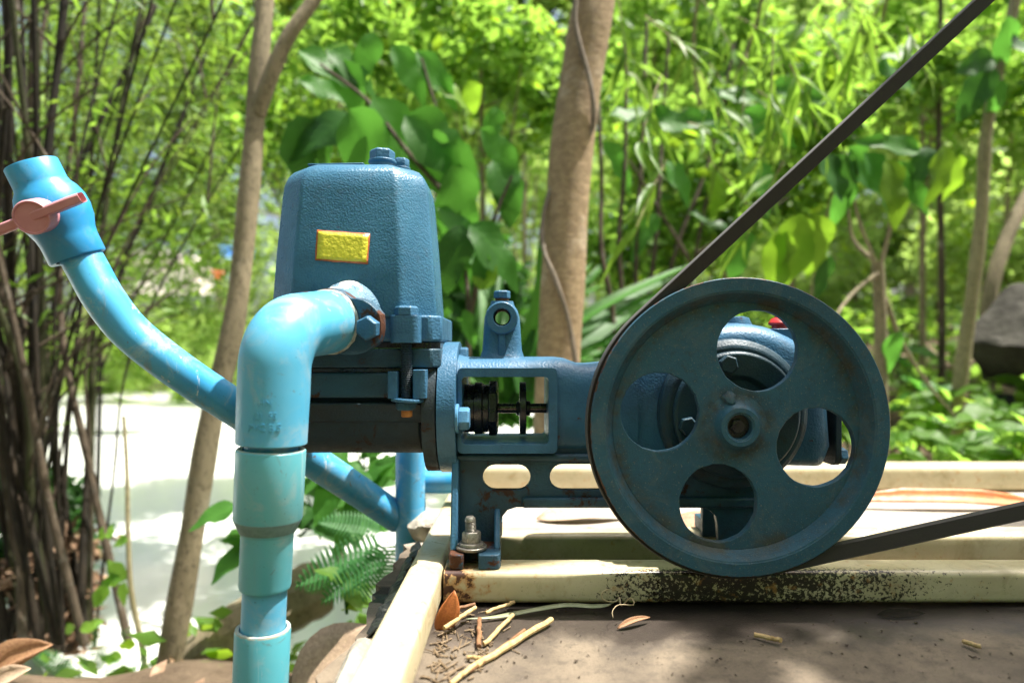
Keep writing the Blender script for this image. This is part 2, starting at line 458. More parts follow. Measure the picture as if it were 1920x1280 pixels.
class MB:
    """collects shapes in world coordinates; build() makes one mesh object of them"""
    def __init__(self):
        self.bm = bmesh.new()
    def loft(self, rings, caps=(True, True), closed=True):
        bm = self.bm
        rv = [[bm.verts.new(p) for p in r] for r in rings]
        n = len(rings[0])
        for a, b in zip(rv[:-1], rv[1:]):
            for i in range(n if closed else n - 1):
                j = (i + 1) % n
                bm.faces.new((a[i], a[j], b[j], b[i]))
        if caps[0]: bm.faces.new(list(reversed(rv[0])))
        if caps[1]: bm.faces.new(rv[-1])
        return self
    def lathe(self, prof, p0, d, seg=32, caps=(True, True), jitter=0.0):
        """prof: (radius, distance along d)"""
        d = Vector(d).normalized()
        q = d.to_track_quat('Z', 'Y').to_matrix()
        u, w = q @ Vector((1, 0, 0)), q @ Vector((0, 1, 0))
        p0 = Vector(p0)
        rings = []
        for r, s in prof:
            ring = []
            for i in range(seg):
                a = 2 * math.pi * i / seg
                rr = r * (1 + random.uniform(-jitter, jitter))
                ring.append(p0 + d * s + u * (rr * math.cos(a)) + w * (rr * math.sin(a)))
            rings.append(ring)
        return self.loft(rings, caps)
    def cyl(self, p0, p1, r0, r1=None, seg=24):
        p0, p1 = Vector(p0), Vector(p1)
        r1 = r0 if r1 is None else r1
        return self.lathe([(r0, 0), (r1, (p1 - p0).length)], p0, p1 - p0, seg)
    def box(self, x0, x1, y0, y1, z0, z1):
        return self.loft([[Vector((x0, y0, z)), Vector((x1, y0, z)), Vector((x1, y1, z)), Vector((x0, y1, z))] for z in (z0, z1)])
    def tube(self, pts, radii, seg=12, caps=(True, True), jitter=0.0):
        pts = [Vector(p) for p in pts]
        if not hasattr(radii, '__len__'): radii = [radii] * len(pts)
        up = None
        rings = []
        for i, p in enumerate(pts):
            t = (pts[min(i + 1, len(pts) - 1)] - pts[max(i - 1, 0)]).normalized()
            if up is None:
                up = Vector((0, 0, 1)) if abs(t.z) < .9 else Vector((0, 1, 0))
            u = (up - t * up.dot(t)).normalized()
            up = u
            w = t.cross(u)
            rings.append([p + u * (radii[i] * (1 + random.uniform(-jitter, jitter)) * math.cos(2 * math.pi * k / seg)) + w * (radii[i] * math.sin(2 * math.pi * k / seg)) for k in range(seg)])
        return self.loft(rings, caps)
    def prism(self, outer, holes, a, b, plane='XZ'):
        """flat outline with holes, given in a plane and pulled from a to b along the third axis"""
        bm = self.bm
        def pt(p, t):
            return Vector((p[0], t, p[1])) if plane == 'XZ' else (Vector((t, p[0], p[1])) if plane == 'YZ' else Vector((p[0], p[1], t)))
        edges = []
        for lp in [outer] + list(holes):
            vs = [bm.verts.new(pt(p, a)) for p in lp]
            edges += [bm.edges.new((vs[i], vs[(i + 1) % len(vs)])) for i in range(len(vs))]
        r = bmesh.ops.triangle_fill(bm, use_beauty=True, use_dissolve=False, edges=edges)
        fs = [g for g in r['geom'] if isinstance(g, bmesh.types.BMFace)]
        e = bmesh.ops.extrude_face_region(bm, geom=fs)
        off = pt((0, 0), b) - pt((0, 0), a)
        bmesh.ops.translate(bm, vec=off, verts=[g for g in e['geom'] if isinstance(g, bmesh.types.BMVert)])
        return self
    def hexbolt(self, p, d, af, h, rot=0.3):
        """hexagonal head with a turned top, seat at p, pointing along d"""
        d = Vector(d).normalized()
        q = d.to_track_quat('Z', 'Y').to_matrix() @ Matrix.Rotation(rot, 3, 'Z')
        rings = []
        for r, s in ((af * .56, 0), (af * .577, h * .05), (af * .577, h * .82), (af * .50, h)):
            rings.append([Vector(p) + d * s + q @ Vector((r * math.cos(k * math.pi / 3), r * math.sin(k * math.pi / 3), 0)) for k in range(6)])
        return self.loft(rings)
    def build(self, name, mat, parent=None, bevel=0.0, seg=2, angle=32, smooth=True, label=None):
        bm = self.bm
        bmesh.ops.recalc_face_normals(bm, faces=bm.faces)
        base = world_loc(parent) if parent is not None else Vector((0, 0, 0))
        bmesh.ops.translate(bm, vec=-base, verts=bm.verts)
        me = bpy.data.meshes.new(name)
        bm.to_mesh(me)
        bm.free()
        if smooth:
            me.shade_smooth()
            me.set_sharp_from_angle(angle=math.radians(angle))
        if mat is not None: me.materials.append(M[mat] if isinstance(mat, str) else mat)
        o = link(name, me, parent)
        if bevel > 0:
            b = o.modifiers.new('bevel', 'BEVEL')
            b.width = bevel
            b.segments = seg
            b.limit_method = 'ANGLE'
            b.angle_limit = math.radians(35)
            b.harden_normals = False
        if label: o['label'] = label
        return o

def circ(c, r, n=40, jit=0.0, ph=0.0):
    return [(c[0] + r * (1 + random.uniform(-jit, jit)) * math.cos(ph + 2 * math.pi * i / n), c[1] + r * (1 + random.uniform(-jit, jit)) * math.sin(ph + 2 * math.pi * i / n)) for i in range(n)]
def oval(x0, x1, z0, z1, n=10):
    r = (z1 - z0) / 2
    zc = (z0 + z1) / 2
    a = [(x1 - r + r * math.cos(-math.pi / 2 + math.pi * i / n), zc + r * math.sin(-math.pi / 2 + math.pi * i / n)) for i in range(n + 1)]
    b = [(x0 + r + r * math.cos(math.pi / 2 + math.pi * i / n), zc + r * math.sin(math.pi / 2 + math.pi * i / n)) for i in range(n + 1)]
    return a + b
def rrect(x0, x1, z0, z1, r, n=6):
    out = []
    for cx, cz, a0 in ((x1 - r, z0 + r, -90), (x1 - r, z1 - r, 0), (x0 + r, z1 - r, 90), (x0 + r, z0 + r, 180)):
        for i in range(n + 1):
            a = math.radians(a0 + 90 * i / n)
            out.append((cx + r * math.cos(a), cz + r * math.sin(a)))
    return out
def bez(pts, n=24):
    """Catmull-Rom curve through points"""
    pts = [Vector(p) for p in pts]
    q = [pts[0] * 2 - pts[1]] + pts + [pts[-1] * 2 - pts[-2]]
    out = []
    segs = len(pts) - 1
    per = max(2, n // segs)
    for i in range(segs):
        a, b, c, d = q[i:i + 4]
        for k in range(per):
            t = k / per
            out.append(.5 * ((2 * b) + (c - a) * t + (2 * a - 5 * b + 4 * c - d) * t * t + (3 * b - a - 3 * c + d) * t ** 3))
    out.append(pts[-1])
    return out
def xz(px, py, Y):
    p = P(px, py, Y)
    return (p.x, p.z)

# ---------------------------------------------------------------- ground, pond
def smooth(a, b, x):
    t = np.clip((x - a) / (b - a), 0, 1)
    return t * t * (3 - 2 * t)
def gz(x, y):
    """height of the ground: a bank the slab stands on, falling to the pond on the left and behind, rising to the right"""
    x = np.asarray(x, float); y = np.asarray(y, float)
    edge = smooth(1.15, 2.2, y + 0.15 * np.sin(3.1 * x))          # falls to the water behind
    right = smooth(0.35, 1.6, x - 0.10 * (y - 2.0))               # but not on the right
    leftlow = smooth(-.10, -.5, x) * .12
    z = -.50 - leftlow - .78 * edge * (1 - right) + right * smooth(1.6, 7.0, y) * .75
    z += smooth(15, 19, y) * 1.1 * (1 - right)                  # far bank
    z += .035 * np.sin(5.3 * x + 1.1) * np.cos(4.1 * y) + .02 * np.sin(13 * x + 7 * y)
    z += smooth(30, 90, y) * 3.0
    return z
def make_ground():
    xs = np.concatenate([np.linspace(-160, -8, 20), np.linspace(-7.5, -2.2, 26), np.linspace(-2.1, 2.6, 90), np.linspace(2.8, 8, 26), np.linspace(9, 160, 20)])
    ys = np.concatenate([np.linspace(-30, -.6, 10), np.linspace(-.4, 3.2, 70), np.linspace(3.3, 12, 40), np.linspace(13, 240, 26)])
    X, Yg = np.meshgrid(xs, ys)
    Z = gz(X, Yg)
    v = np.stack([X.ravel(), Yg.ravel(), Z.ravel()], 1)
    nx, ny = len(xs), len(ys)
    i, j = np.meshgrid(np.arange(nx - 1), np.arange(ny - 1))
    a = (j * nx + i).ravel()
    f = np.stack([a, a + 1, a + nx + 1, a + nx], 1)
    me = bpy.data.meshes.new('ground')
    me.from_pydata(v.tolist(), [], f.tolist())
    me.shade_smooth()
    me.materials.append(M['ground'])
    prop(link('ground', me), 'brown leaf strewn bank sloping down to the pond', None, None, 'structure')
make_ground()
WZ = -1.02
m = MB(); m.loft([[Vector((-60, 1.2, WZ)), Vector((60, 1.2, WZ)), Vector((60, 26, WZ)), Vector((-60, 26, WZ))]], caps=(True, False))
prop(m.build('pond_water', 'water', smooth=False), 'pale glaring pond water behind the bamboo stems', None, None, 'structure')

# ---------------------------------------------------------------- concrete slab under the frame
ZT = -.286
def make_slab():
    random.seed(3)
    left = []
    y = -.15
    while y < 1.60:
        if y < .62: x = -.176 + .02 * y
        elif y < .98: x = -.158
        elif y < 1.10: x = -.122
        else: x = -.118
        left.append((x + random.uniform(-.009, .009), y))
        y += random.uniform(.012, .03)
    outer = left + [(1.9, 1.62), (1.9, -.15)]
    m = MB()
    m.prism(outer, [], ZT, ZT - .30, plane='XY')
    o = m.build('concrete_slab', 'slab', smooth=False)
    prop(o, 'stained brown concrete slab with broken left edge under the pump', 'slab', None, 'structure')
    return o
slab = make_slab()
def chunk(name, px, py, Y, s, mat, label, cat, seed, group=None, sq=(1, 1, 1), zfix=None, sub=3):
    """broken stone: displaced sphere with flattened facets"""
    rnd = random.Random(seed)
    bm = bmesh.new()
    bmesh.ops.create_icosphere(bm, subdivisions=sub, radius=1)
    planes = [(Vector((rnd.uniform(-1, 1), rnd.uniform(-1, 1), rnd.uniform(-1, 1))).normalized(), rnd.uniform(.55, .85)) for _ in range(14)]
    for v in bm.verts:
        for n, d in planes:
            k = v.co.dot(n)
            if k > d: v.co -= n * (k - d) * .9
        v.co *= 1 + .03 * math.sin(9 * v.co.x + 3) * math.sin(8 * v.co.y) + rnd.uniform(-.012, .012)
        v.co = Vector((v.co.x * s * sq[0], v.co.y * s * sq[1], v.co.z * s * sq[2]))
    me = bpy.data.meshes.new(name)
    bm.to_mesh(me); bm.free()
    me.shade_smooth(); me.set_sharp_from_angle(angle=math.radians(28))
    me.materials.append(M[mat])
    p = P(px, py, Y)
    if zfix is not None: p.z = zfix
    return prop(link(name, me, None, p), label, cat, group)
chunk('concrete_lump', 800, 985, 1.02, .040, 'stone', 'pale broken concrete lump at the slab edge beside the cream beam', 'stone', 4, sq=(.9, 1.3, .6))
chunk('concrete_lump', 655, 1265, .60, .045, 'stone', 'rough concrete lump under the near end of the cream side beam', 'stone', 9, sq=(.5, 1.6, .5), zfix=-.297)

# torn black plastic along the slab's edge
def plastic():
    rnd = random.Random(5)
    m = MB()
    rows = []
    for i in range(26):
        y = .66 + i * .0115
        z0 = -.2765
        r = []
        for k in range(5):
            x = -.128 - k * .010 - (.003 if i % 2 else 0)
            r.append(Vector((x + rnd.uniform(-.003, .003), y + rnd.uniform(-.002, .002), z0 - .007 * k ** 1.6 + rnd.uniform(-.004, .004) + .004)))
        rows.append(r)
    m.loft(rows, caps=(False, False), closed=False)
    o = m.build('plastic_sheet', 'plastic', smooth=False)
    s = o.modifiers.new('thick', 'SOLIDIFY'); s.thickness = .0015
    prop(o, 'torn black plastic strip along the outer side of the cream beam', 'plastic sheet')
plastic()

# ---------------------------------------------------------------- cream steel frame: four tubes
frame = thing('steel_frame', (.4, .9, ZT), 'cream painted square tube frame bolted down on the slab', 'frame')
HT = -.247
def rail_x(x0, x1, y0, y1, z0, z1, r, name='rail', label=None):
    m = MB()
    prof = rrect(y0, y1, z0, z1, r, 5)
    n = 14
    m.loft([[Vector((x0 + (x1 - x0) * i / n, p[0], p[1])) for p in prof] for i in range(n + 1)])
    return m.build(name, 'rail', frame, label=label)
rail_x(-.0760, 1.3, .741, .790, -.283, HT, .007, label='front tube, mould speckled beside the pulley')
rail_x(-.0700, 1.3, .887, .936, -.284, HT, .007, label='middle tube under the rear feet of the pump')
rail_x(-.066, 1.5, 1.334, 1.394, ZT + .001, -.232, .014, label='sunlit far tube along the back of the slab')
m = MB()
pts = []
for (xc, y) in ((-.1075, .28), (-.0855, 1.40)):
    pts.append([Vector((xc + p[0], y, p[1])) for p in rrect(-.0195, .0195, -.2835, -.2455, .007, 5)])
rings = [[a.lerp(b, k / 12) for a, b in zip(*pts)] for k in range(13)]
m.loft(rings)
m.build('side_beam', 'rail', frame, label='side tube running towards the viewer')

# ---------------------------------------------------------------- the piston pump
pump = thing('piston_pump', P(1000, 1041, .80), 'blue cast iron belt driven piston pump bolted to the cream frame', 'pump')

# --- air chamber cover: tapered octagonal box
def octa(xc, yc, hx, hy, ch, z, r=0):
    return [Vector((xc + sx * a, yc + sy * b, z)) for sx, sy, a, b in (
        (-1, -1, hx - ch, hy), (1, -1, hx - ch, hy), (1, -1, hx, hy - ch), (1, 1, hx, hy - ch),
        (1, 1, hx - ch, hy), (-1, 1, hx - ch, hy), (-1, 1, hx, hy - ch), (-1, -1, hx, hy - ch))]
m = MB()
XC, YC = -.190, .845
m.loft([octa(XC, YC, .1000, .0800, .036, .036), octa(XC, YC, .0940, .0755, .034, .120), octa(XC, YC, .0885, .0702, .033, .186),
        octa(XC, YC, .0868, .0684, .032, .198), octa(XC, YC, .0830, .0648, .031, .2080), octa(XC, YC, .0765, .0585, .029, .2158), octa(XC, YC, .0680, .050, .026, .2202), octa(XC, YC, .056, .038, .022, .2215)])
cover = m.build('chamber_cover', 'cover', pump, bevel=.004, seg=3, angle=60)
# cap plate, plug bolts on top
m = MB(); m.prism([(-.246, .802), (-.178, .798), (-.174, .89), (-.246, .89)], [], .2214, .2236, plane='XY')
m.build('top_plate', 'pump', pump, bevel=.001)
pb = P(717, 306, .835)
m = MB(); m.lathe([(.0180, 0), (.0160, .008), (.0155, .0125), (.0165, .0130), (.0174, .0140), (.0174, .0165), (.0160, .0175)], (pb.x, pb.y, .2190), (0, 0, 1), 28)
plug = m.build('plug_boss', 'pump', pump, bevel=.0005)
m = MB(); m.hexbolt((pb.x, pb.y, .2365), (0, 0, 1), .0275, .0125, .25)
m.build('bolt_head', 'pump', plug, bevel=.0006)
pb = P(752, 306, .885)
m = MB(); m.lathe([(.012, 0), (.011, .022), (.0125, .0225), (.0125, .0255)], (pb.x, pb.y, .2150), (0, 0, 1), 24)
plug = m.build('plug_boss', 'pump', pump, bevel=.0005)
m = MB(); m.hexbolt((pb.x, pb.y, .2405), (0, 0, 1), .0190, .0120, .1)
m.build('bolt_head', 'pump', plug, bevel=.0006)

# --- yellow sticker on the leaning front face
def face_y(z):      # front face of the cover
    return YC - (.0800 + (z - .036) / (.120 - .036) * (.0755 - .0800) if z < .120 else .0755 + (z - .120) / .066 * (.0702 - .0755))
def on_face(px, py, off):
    Y = .77
    for _ in range(5):
        p = P(px, py, Y)
        Y = face_y(p.z) - off
    return P(px, py, Y)
for nm, mt, q, off in (('sticker_border', 'orange', ((594, 431), (694, 438), (690, 496), (591, 488)), .0006),
                       ('sticker', 'sticker', ((597, 434), (691, 440.5), (687, 491.5), (594, 485)), .0012)):
    m = MB()
    n = 8
    rows = []
    for j in range(n + 1):
        r = []
        for i in range(n + 1):
            u, v = i / n, j / n
            a = [(q[0][k] * (1 - u) + q[1][k] * u) * (1 - v) + (q[3][k] * (1 - u) + q[2][k] * u) * v for k in (0, 1)]
            e = .6 if (i in (0, n) or j in (0, n)) else 0
            r.append(on_face(a[0] + random.uniform(-e, e), a[1] + random.uniform(-e, e), off + (.0003 * random.random() if mt == 'sticker' else 0)))
        rows.append(r)
    m.loft(rows, caps=(False, False), closed=False)
    o = m.build(nm, mt, pump)
    s = o.modifiers.new('thick', 'SOLIDIFY'); s.thickness = .0004
# --- cover flange with a lug, gasket plates, valve chest
def chamf(x0, x1, y0, y1, c):
    return [(x0 + c, y0), (x1 - c, y0), (x1, y0 + c), (x1, y1 - c), (x1 - c, y1), (x0 + c, y1), (x0, y1 - c), (x0, y0 + c)]
m = MB(); m.prism(chamf(-.302, -.082, .768, .925, .012), [], .0090, .0395, plane='XY')
m.build('cover_flange', 'pump', pump, bevel=.003, seg=3)
m = MB(); m.prism(chamf(-.300, -.084, .772, .922, .010), [], .0015, .0082, plane='XY')
m.build('gasket', 'black', pump, bevel=.0005)
m = MB(); m.prism(chamf(-.302, -.083, .770, .924, .010), [], -.0210, .0010, plane='XY')
m.build('valve_plate', 'pumprust', pump, bevel=.002, seg=2)
m = MB(); m.prism(chamf(-.300, -.086, .774, .920, .010), [], -.0262, -.0216, plane='XY')
m.build('gasket', 'black', pump, bevel=.0005)
m = MB(); m.prism(chamf(-.300, -.100, .772, .922, .010), [], -.0560, -.0268, plane='XY')
m.build('valve_chest', 'pumprust', pump, bevel=.003, seg=2)
AZ = -.074
m = MB(); m.lathe([(.048, 0), (.056, .012), (.056, .20)], (-.310, .845, AZ), (1, 0, 0), 48)
cylo = m.build('cylinder', 'cylinder', pump, bevel=.002)
m = MB(); m.prism([(.790, -.058), (.905, -.058), (.896, -.080), (.799, -.080)], [], -.298, -.102, plane='YZ')
m.build('chest_skirt', 'cylinder', pump, bevel=.004)
# rim ledge on the cylinder where dirt has collected
m = MB(); m.prism([(.7755, -.062), (.80, -.062), (.80, -.086), (.786, -.086)], [], -.296, -.104, plane='YZ')
m.build('ledge', 'cylinder', pump, bevel=.003)

# --- clamp bolt at the near corner of the cover
LX = P(762, 600, .762)
lx, ly = LX.x, LX.y
m = MB(); m.prism(rrect(lx - .0175, lx + .0165, ly - .012, ly + .030, .008, 5), [], .0075, .0385, plane='XY')
lug = m.build('clamp_lug', 'pump', pump, bevel=.0025, seg=3)
m = MB(); m.hexbolt((lx, ly, .0388), (0, 0, 1), .0240, .0105, .0)
m.build('bolt_head', 'pump', lug, bevel=.0006)
m = MB()
prof = []
z0, z1 = -.064, .0072
nn = 34
for i in range(nn):
    z = i / nn * (z1 - z0)
    prof += [(.0058, z), (.0069, z + (z1 - z0) / nn * .5)]
m.lathe(prof, (lx, ly, z0), (0, 0, 1), 20)
m.build('threaded_stud', 'cylinder', lug)
m = MB(); m.lathe([(.018, 0), (.0185, .001), (.0185, .0030), (.018, .0038)], (lx + .001, ly, -.0596), (0.05, 0, 1), 32)
m.build('washer', 'pump', lug)
m = MB(); m.hexbolt((lx, ly, -.0602), (0, 0, -1), .0225, .0090, .2)
m.build('nut', 'pumprust', lug, bevel=.0006)
m = MB(); m.lathe([(.0064, 0), (.0064, .007), (.005, .008)], (lx + .0004, ly, -.0690), (0, 0, -1), 20)
m.build('stud_end', simple('orange_rust', (.50, .20, .05), (.36, .12, .03), 200, .8), lug)
for s, w in ((-1, .0115), (1, .0150)):
    m = MB(); m.prism(rrect(min(lx + s * .0085, lx + s * (.0085 + w)), max(lx + s * .0085, lx + s * (.0085 + w)), ly - .010, ly + .020, .002, 2), [], -.0555, -.0230 if s > 0 else -.0250, plane='XY')
    m.build('fork_prong', 'pump', lug, bevel=.0025)

# --- discharge port: flared boss, oval flange and its bolt
PA = Vector((-.1925, .768, .0345))                 # centre of the port on the cover face
PC = P(519, 618, .648)                             # where the elbow's two axes meet
pd = (PC - PA).normalized()
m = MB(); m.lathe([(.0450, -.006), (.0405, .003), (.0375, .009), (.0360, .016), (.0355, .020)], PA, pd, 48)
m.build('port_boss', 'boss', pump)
q = pd.to_track_quat('Z', 'Y').to_matrix()
def portp(u, v, s):      # u sideways, v up, s out of the port
    side = Vector((0, 0, 1)).cross(pd).normalized() * -1
    up = pd.cross(side).normalized()
    if up.z < 0: up = -up
    return PA + pd * s + side * u + up * v
side = Vector((0, 0, 1)).cross(pd).normalized()
if side.x < 0: side = -side
up = side.cross(pd)
if up.z < 0: up = -up
def portp(u, v, s): return PA + pd * s + side * u + up * v
m = MB()
def eye(scale=1.0):
    out = []
    a0 = math.radians(-8)
    for i in range(48):
        a = 2 * math.pi * i / 48
        ca, sa = math.cos(a), math.sin(a)
        r = max(.0368, .0150 + .0490 * abs(ca) ** 1.5) * scale
        if abs(ca) > .93: r = .0625 * scale
        u, v = r * ca, r * sa * (1.0 if abs(ca) < .6 else .95)
        out.append((u * math.cos(a0) - v * math.sin(a0), u * math.sin(a0) + v * math.cos(a0)))
    return out
m.loft([[portp(u, v, s) for u, v in eye(k)] for s, k in ((.019, .98), (.020, 1.0), (.031, 1.0), (.032, .98))])
fl = m.build('port_flange', 'footrust', pump, bevel=.001)
a0 = math.radians(-8)
for sg in (1, -1):
    bu, bv = sg * .0500 * math.cos(a0), sg * .0500 * math.sin(a0)
    m = MB(); m.hexbolt(portp(bu, bv, .0322), pd, .0235, .0105, .4)
    m.build('bolt_head', 'pump', fl, bevel=.0007)
m = MB(); m.lathe([(.0358, .0318), (.0364, .0330), (.0358, .0345), (.0345, .0360)], PA, pd, 40, jitter=.02)
m.build('sealant_ring', 'seal', pump)

# --- flange pair between cylinder and crosshead frame
def flange(x0, x1, r, mat, name='flange'):
    m = MB()
    out = []
    for i in range(72):
        a = 2 * math.pi * i / 72
        out.append((.842 + r * math.cos(a), AZ + .002 + r * math.sin(a)))
    m.prism(out, [], x0, x1, plane='YZ')
    return m.build(name, mat, pump, bevel=.004, seg=4, angle=50)
flange(-.1040, -.0885, .080, 'cylinder')
flange(-.0868, -.0655, .0815, 'pump')
m = MB(); m.lathe([(.0165, 0), (.0170, .001), (.0170, .003), (.0160, .0038)], (-.0652, .7735, -.080), (1, 0, 0), 28)
w = m.build('bolt_washer', 'boltblue', pump)
m = MB(); m.hexbolt((-.0614, .7735, -.080), (1, 0, 0), .0235, .0125, .26)
m.build('bolt_head', 'boltblue', w, bevel=.0007)
for yy, zz in ((.842, -.008), (.91, -.08), (.842, -.145)):
    m = MB(); m.hexbolt((-.0652, yy, zz), (1, 0, 0), .020, .010, .2)
    m.build('bolt_head', 'pump', pump, bevel=.0007)

# --- crosshead frame: barrel with a window cut through it
def barrel():
    m = MB()
    rings = []
    for x, hy, zt, zb, e in ((-.0660, .056, -.006, -.128, 2.6), (-.056, .052, -.009, -.128, 3.2), (.052, .052, -.009, -.128, 3.6), (.064, .051, -.0105, -.128, 3.8), (.080, .049, -.0165, -.128, 4.2), (.093, .0485, -.0170, -.128, 4.2), (.150, .050, -.012, -.128, 4.2)):
        zc, hz = (zt + zb) / 2, (zt - zb) / 2
        r = []
        for i in range(56):
            a = 2 * math.pi * i / 56
            c, s = math.cos(a), math.sin(a)
            r.append(Vector((x, .842 + hy * math.copysign(abs(c) ** (2 / e), c), zc + hz * math.copysign(abs(s) ** (2 / e), s))))
        rings.append(r)
    m.loft(rings)
    o = m.build('crosshead_frame', 'pump', pump, angle=40)
    c = MB()
    c.prism([(p[0], p[1]) for p in rrect(-.0590, .0430, -.1115, -.0325, .004, 3)], [], .70, .98)
    cut = c.build('cutter', None, pump)
    bo = o.modifiers.new('window', 'BOOLEAN'); bo.object = cut; bo.operation = 'DIFFERENCE'; bo.solver = 'EXACT'
    bpy.context.view_layer.update()
    me = bpy.data.meshes.new_from_object(o.evaluated_get(bpy.context.evaluated_depsgraph_get()))
    o.modifiers.clear()
    o.data = me
    me.name = 'crosshead_frame'
    bpy.data.objects.remove(cut)
    me.shade_smooth(); me.set_sharp_from_angle(angle=math.radians(40))
    return o
barrel()
m = MB(); m.prism(rrect(-.0645, .0535, -.1225, -.0215, .006, 4), [rrect(-.0592, .0432, -.1117, -.0323, .005, 4)], .7845, .800)
m.build('window_frame', 'pump', pump, bevel=.0018, seg=2)
# gland, rod and slinger disc
RX = -.074
m = MB(); m.lathe([(.030, 0), (.030, .018), (.0325, .019), (.0325, .028), (.0300, .030), (.0300, .036)], (-.0655, .842, RX), (1, 0, 0), 32)
m.build('gland', 'black', pump)
m = MB(); m.hexbolt((-.0290, .842, RX), (1, 0, 0), .060, .0115, .4)
m.build('gland_nut', 'black', pump, bevel=.0015)
m = MB(); m.cyl((-.02, .842, RX), (.09, .842, RX), .0062, None, 24)
m.build('piston_rod', 'rod', pump)
m = MB(); m.lathe([(.008, -.004), (.010, 0), (.033, .0005), (.033, .0085), (.010, .009), (.009, .014)], (.0090, .842, RX), (1, 0, 0), 40)
m.build('slinger_disc', 'black', pump, bevel=.0008)

# --- lifting eye bracket on the frame
EB = P(941, 596, .822)
m = MB()
rings = []
for z, hx, hy in ((-.0150, .0320, .027), (-.0090, .0275, .023), (-.0010, .0250, .020), (.012, .0240, .0185), (.026, .0232, .0175), (.040, .0222, .0165), (.049, .0195, .015), (.0560, .0150, .0132), (.0605, .0140, .0125)):
    r = []
    for i in range(32):
        a = 2 * math.pi * i / 32
        c, s = math.cos(a), math.sin(a)
        r.append(Vector((EB.x + hx * math.copysign(abs(c) ** .65, c), .842 + hy * math.copysign(abs(s) ** .65, s), z)))
    rings.append(r)
m.loft(rings)
brk = m.build('lifting_bracket', 'pump', pump, angle=50)
m = MB(); ring_o = circ((EB.x, EB.z), .0200, 40); ring_i = circ((EB.x + .0002, EB.z + .001), .0106, 32)
m.prism(ring_o, [ring_i], .8165, .8660)
eyeo = m.build('eye_boss', 'pump', brk, bevel=.0016)
# cut the eye through the bracket
c = MB(); c.prism(circ((EB.x + .0002, EB.z + .001), .0106, 32), [], .75, .95)
cut = c.build('cutter', None, pump)
bo = brk.modifiers.new('hole', 'BOOLEAN'); bo.object = cut; bo.solver = 'EXACT'
bpy.context.view_layer.update()
me = bpy.data.meshes.new_from_object(brk.evaluated_get(bpy.context.evaluated_depsgraph_get()))
brk.modifiers.clear(); brk.data = me; me.shade_smooth(); me.set_sharp_from_angle(angle=math.radians(45))
bpy.data.objects.remove(cut)
m = MB(); m.lathe([(.0106, 0), (.0106, .03), (.0090, .03), (.0090, 0)], (EB.x + .0002, .826, EB.z + .001), (0, 1, 0), 32, caps=(False, False))
m.build('bush', 'rust', brk)
m = MB(); m.prism([(EB.x - .0045, -.014), (EB.x + .0045, -.014), (EB.x + .0035, EB.z - .014), (EB.x - .0035, EB.z - .014)], [], .8195, .83)
m.build('rib', 'pump', brk, bevel=.002)
m = MB(); m.lathe([(.0085, 0), (.0085, .006)], (EB.x, .842, .0600), (0, 0, 1), 24)
m.build('bolt_shank', 'rust', brk)
m = MB(); m.hexbolt((EB.x, .842, .0645), (0, 0, 1), .0185, .0095, .1)
m.build('bolt_head', 'pump', brk, bevel=.0006)

# --- crankcase with bearing cover, end plate, breather
m = MB()
prof = [(.105, -.118), (.095, -.022)]
cc = (.272, -.060)
for i in range(15):
    a = math.radians(150 - 110 * i / 14)
    prof.append((cc[0] + .112 * math.cos(a) * 1.08, cc[1] + .094 * math.sin(a)))
prof += [(.385, -.030), (.392, -.120), (.382, -.145), (.13, -.138)]
cxz = Vector((.25, -.066))
m.loft([[Vector((cxz.x + (p[0] - cxz.x) * k, yy, cxz.y + (p[1] - cxz.y) * k)) for p in prof] for yy, k in ((.7960, .80), (.7985, .87), (.8060, .94), (.8200, .985), (.8380, 1.0), (.8780, 1.0), (.8970, .96), (.9050, .88))])
m.build('crankcase', 'pump', pump, bevel=.008, seg=3, angle=50)
m = MB(); m.lathe([(.090, .0), (.088, -.014), (.080, -.020)], (.262, .802, -.076), (0, 1, 0), 56)
m.build('bearing_housing', 'deepblue', pump, bevel=.002)
m = MB(); m.lathe([(.074, -.0195), (.074, -.026), (.071, -.029), (.046, -.029), (.041, -.022), (.026, -.022)], (.262, .802, -.076), (0, 1, 0), 56)
bc = m.build('bearing_cover', 'deepblue', pump, bevel=.001)
for a in (102, 192, 282, 12):
    a = math.radians(a)
    m = MB(); m.hexbolt((.262 + .060 * math.cos(a), .7732, -.076 + .060 * math.sin(a)), (0, -1, 0), .0195, .009, a)
    m.build('bolt_head', 'deepblue', bc, bevel=.0006)
m = MB(); m.prism(rrect(.808, .897, -.142, -.005, .012, 4), [], .3925, .4000, plane='YZ')
ep = m.build('end_plate', 'cylinder', pump, bevel=.001)
m = MB(); m.hexbolt((.400, .818, -.130), (1, 0, 0), .018, .009, .2)
m.build('bolt_head', 'pump', ep, bevel=.0006)
bo_p = P(1387, 606, .83)
m = MB(); m.lathe([(.018, -.012), (.0165, .002), (.0125, .0105), (.006, .0125)], (bo_p.x, .835, .029), (0, 0, 1), 28)
m.build('oil_plug', 'pump', pump)
m = MB(); m.prism(rrect(.315, .362, .815, .88, .010, 4), [], -.02, .0255, plane='XY')
m.build('breather_pad', 'pump', pump, bevel=.002)
rb = P(1461, 610, .84)
m = MB(); m.lathe([(.0095, .0255), (.0095, .030), (.0130, .031), (.0135, .0335), (.0100, .0385), (.0055, .0405), (.0048, .047), (.0035, .048)], (rb.x, .84, .0), (0, 0, 1), 24, jitter=.01)
m.build('breather_cap', 'red', pump, label='red plastic breather cap')

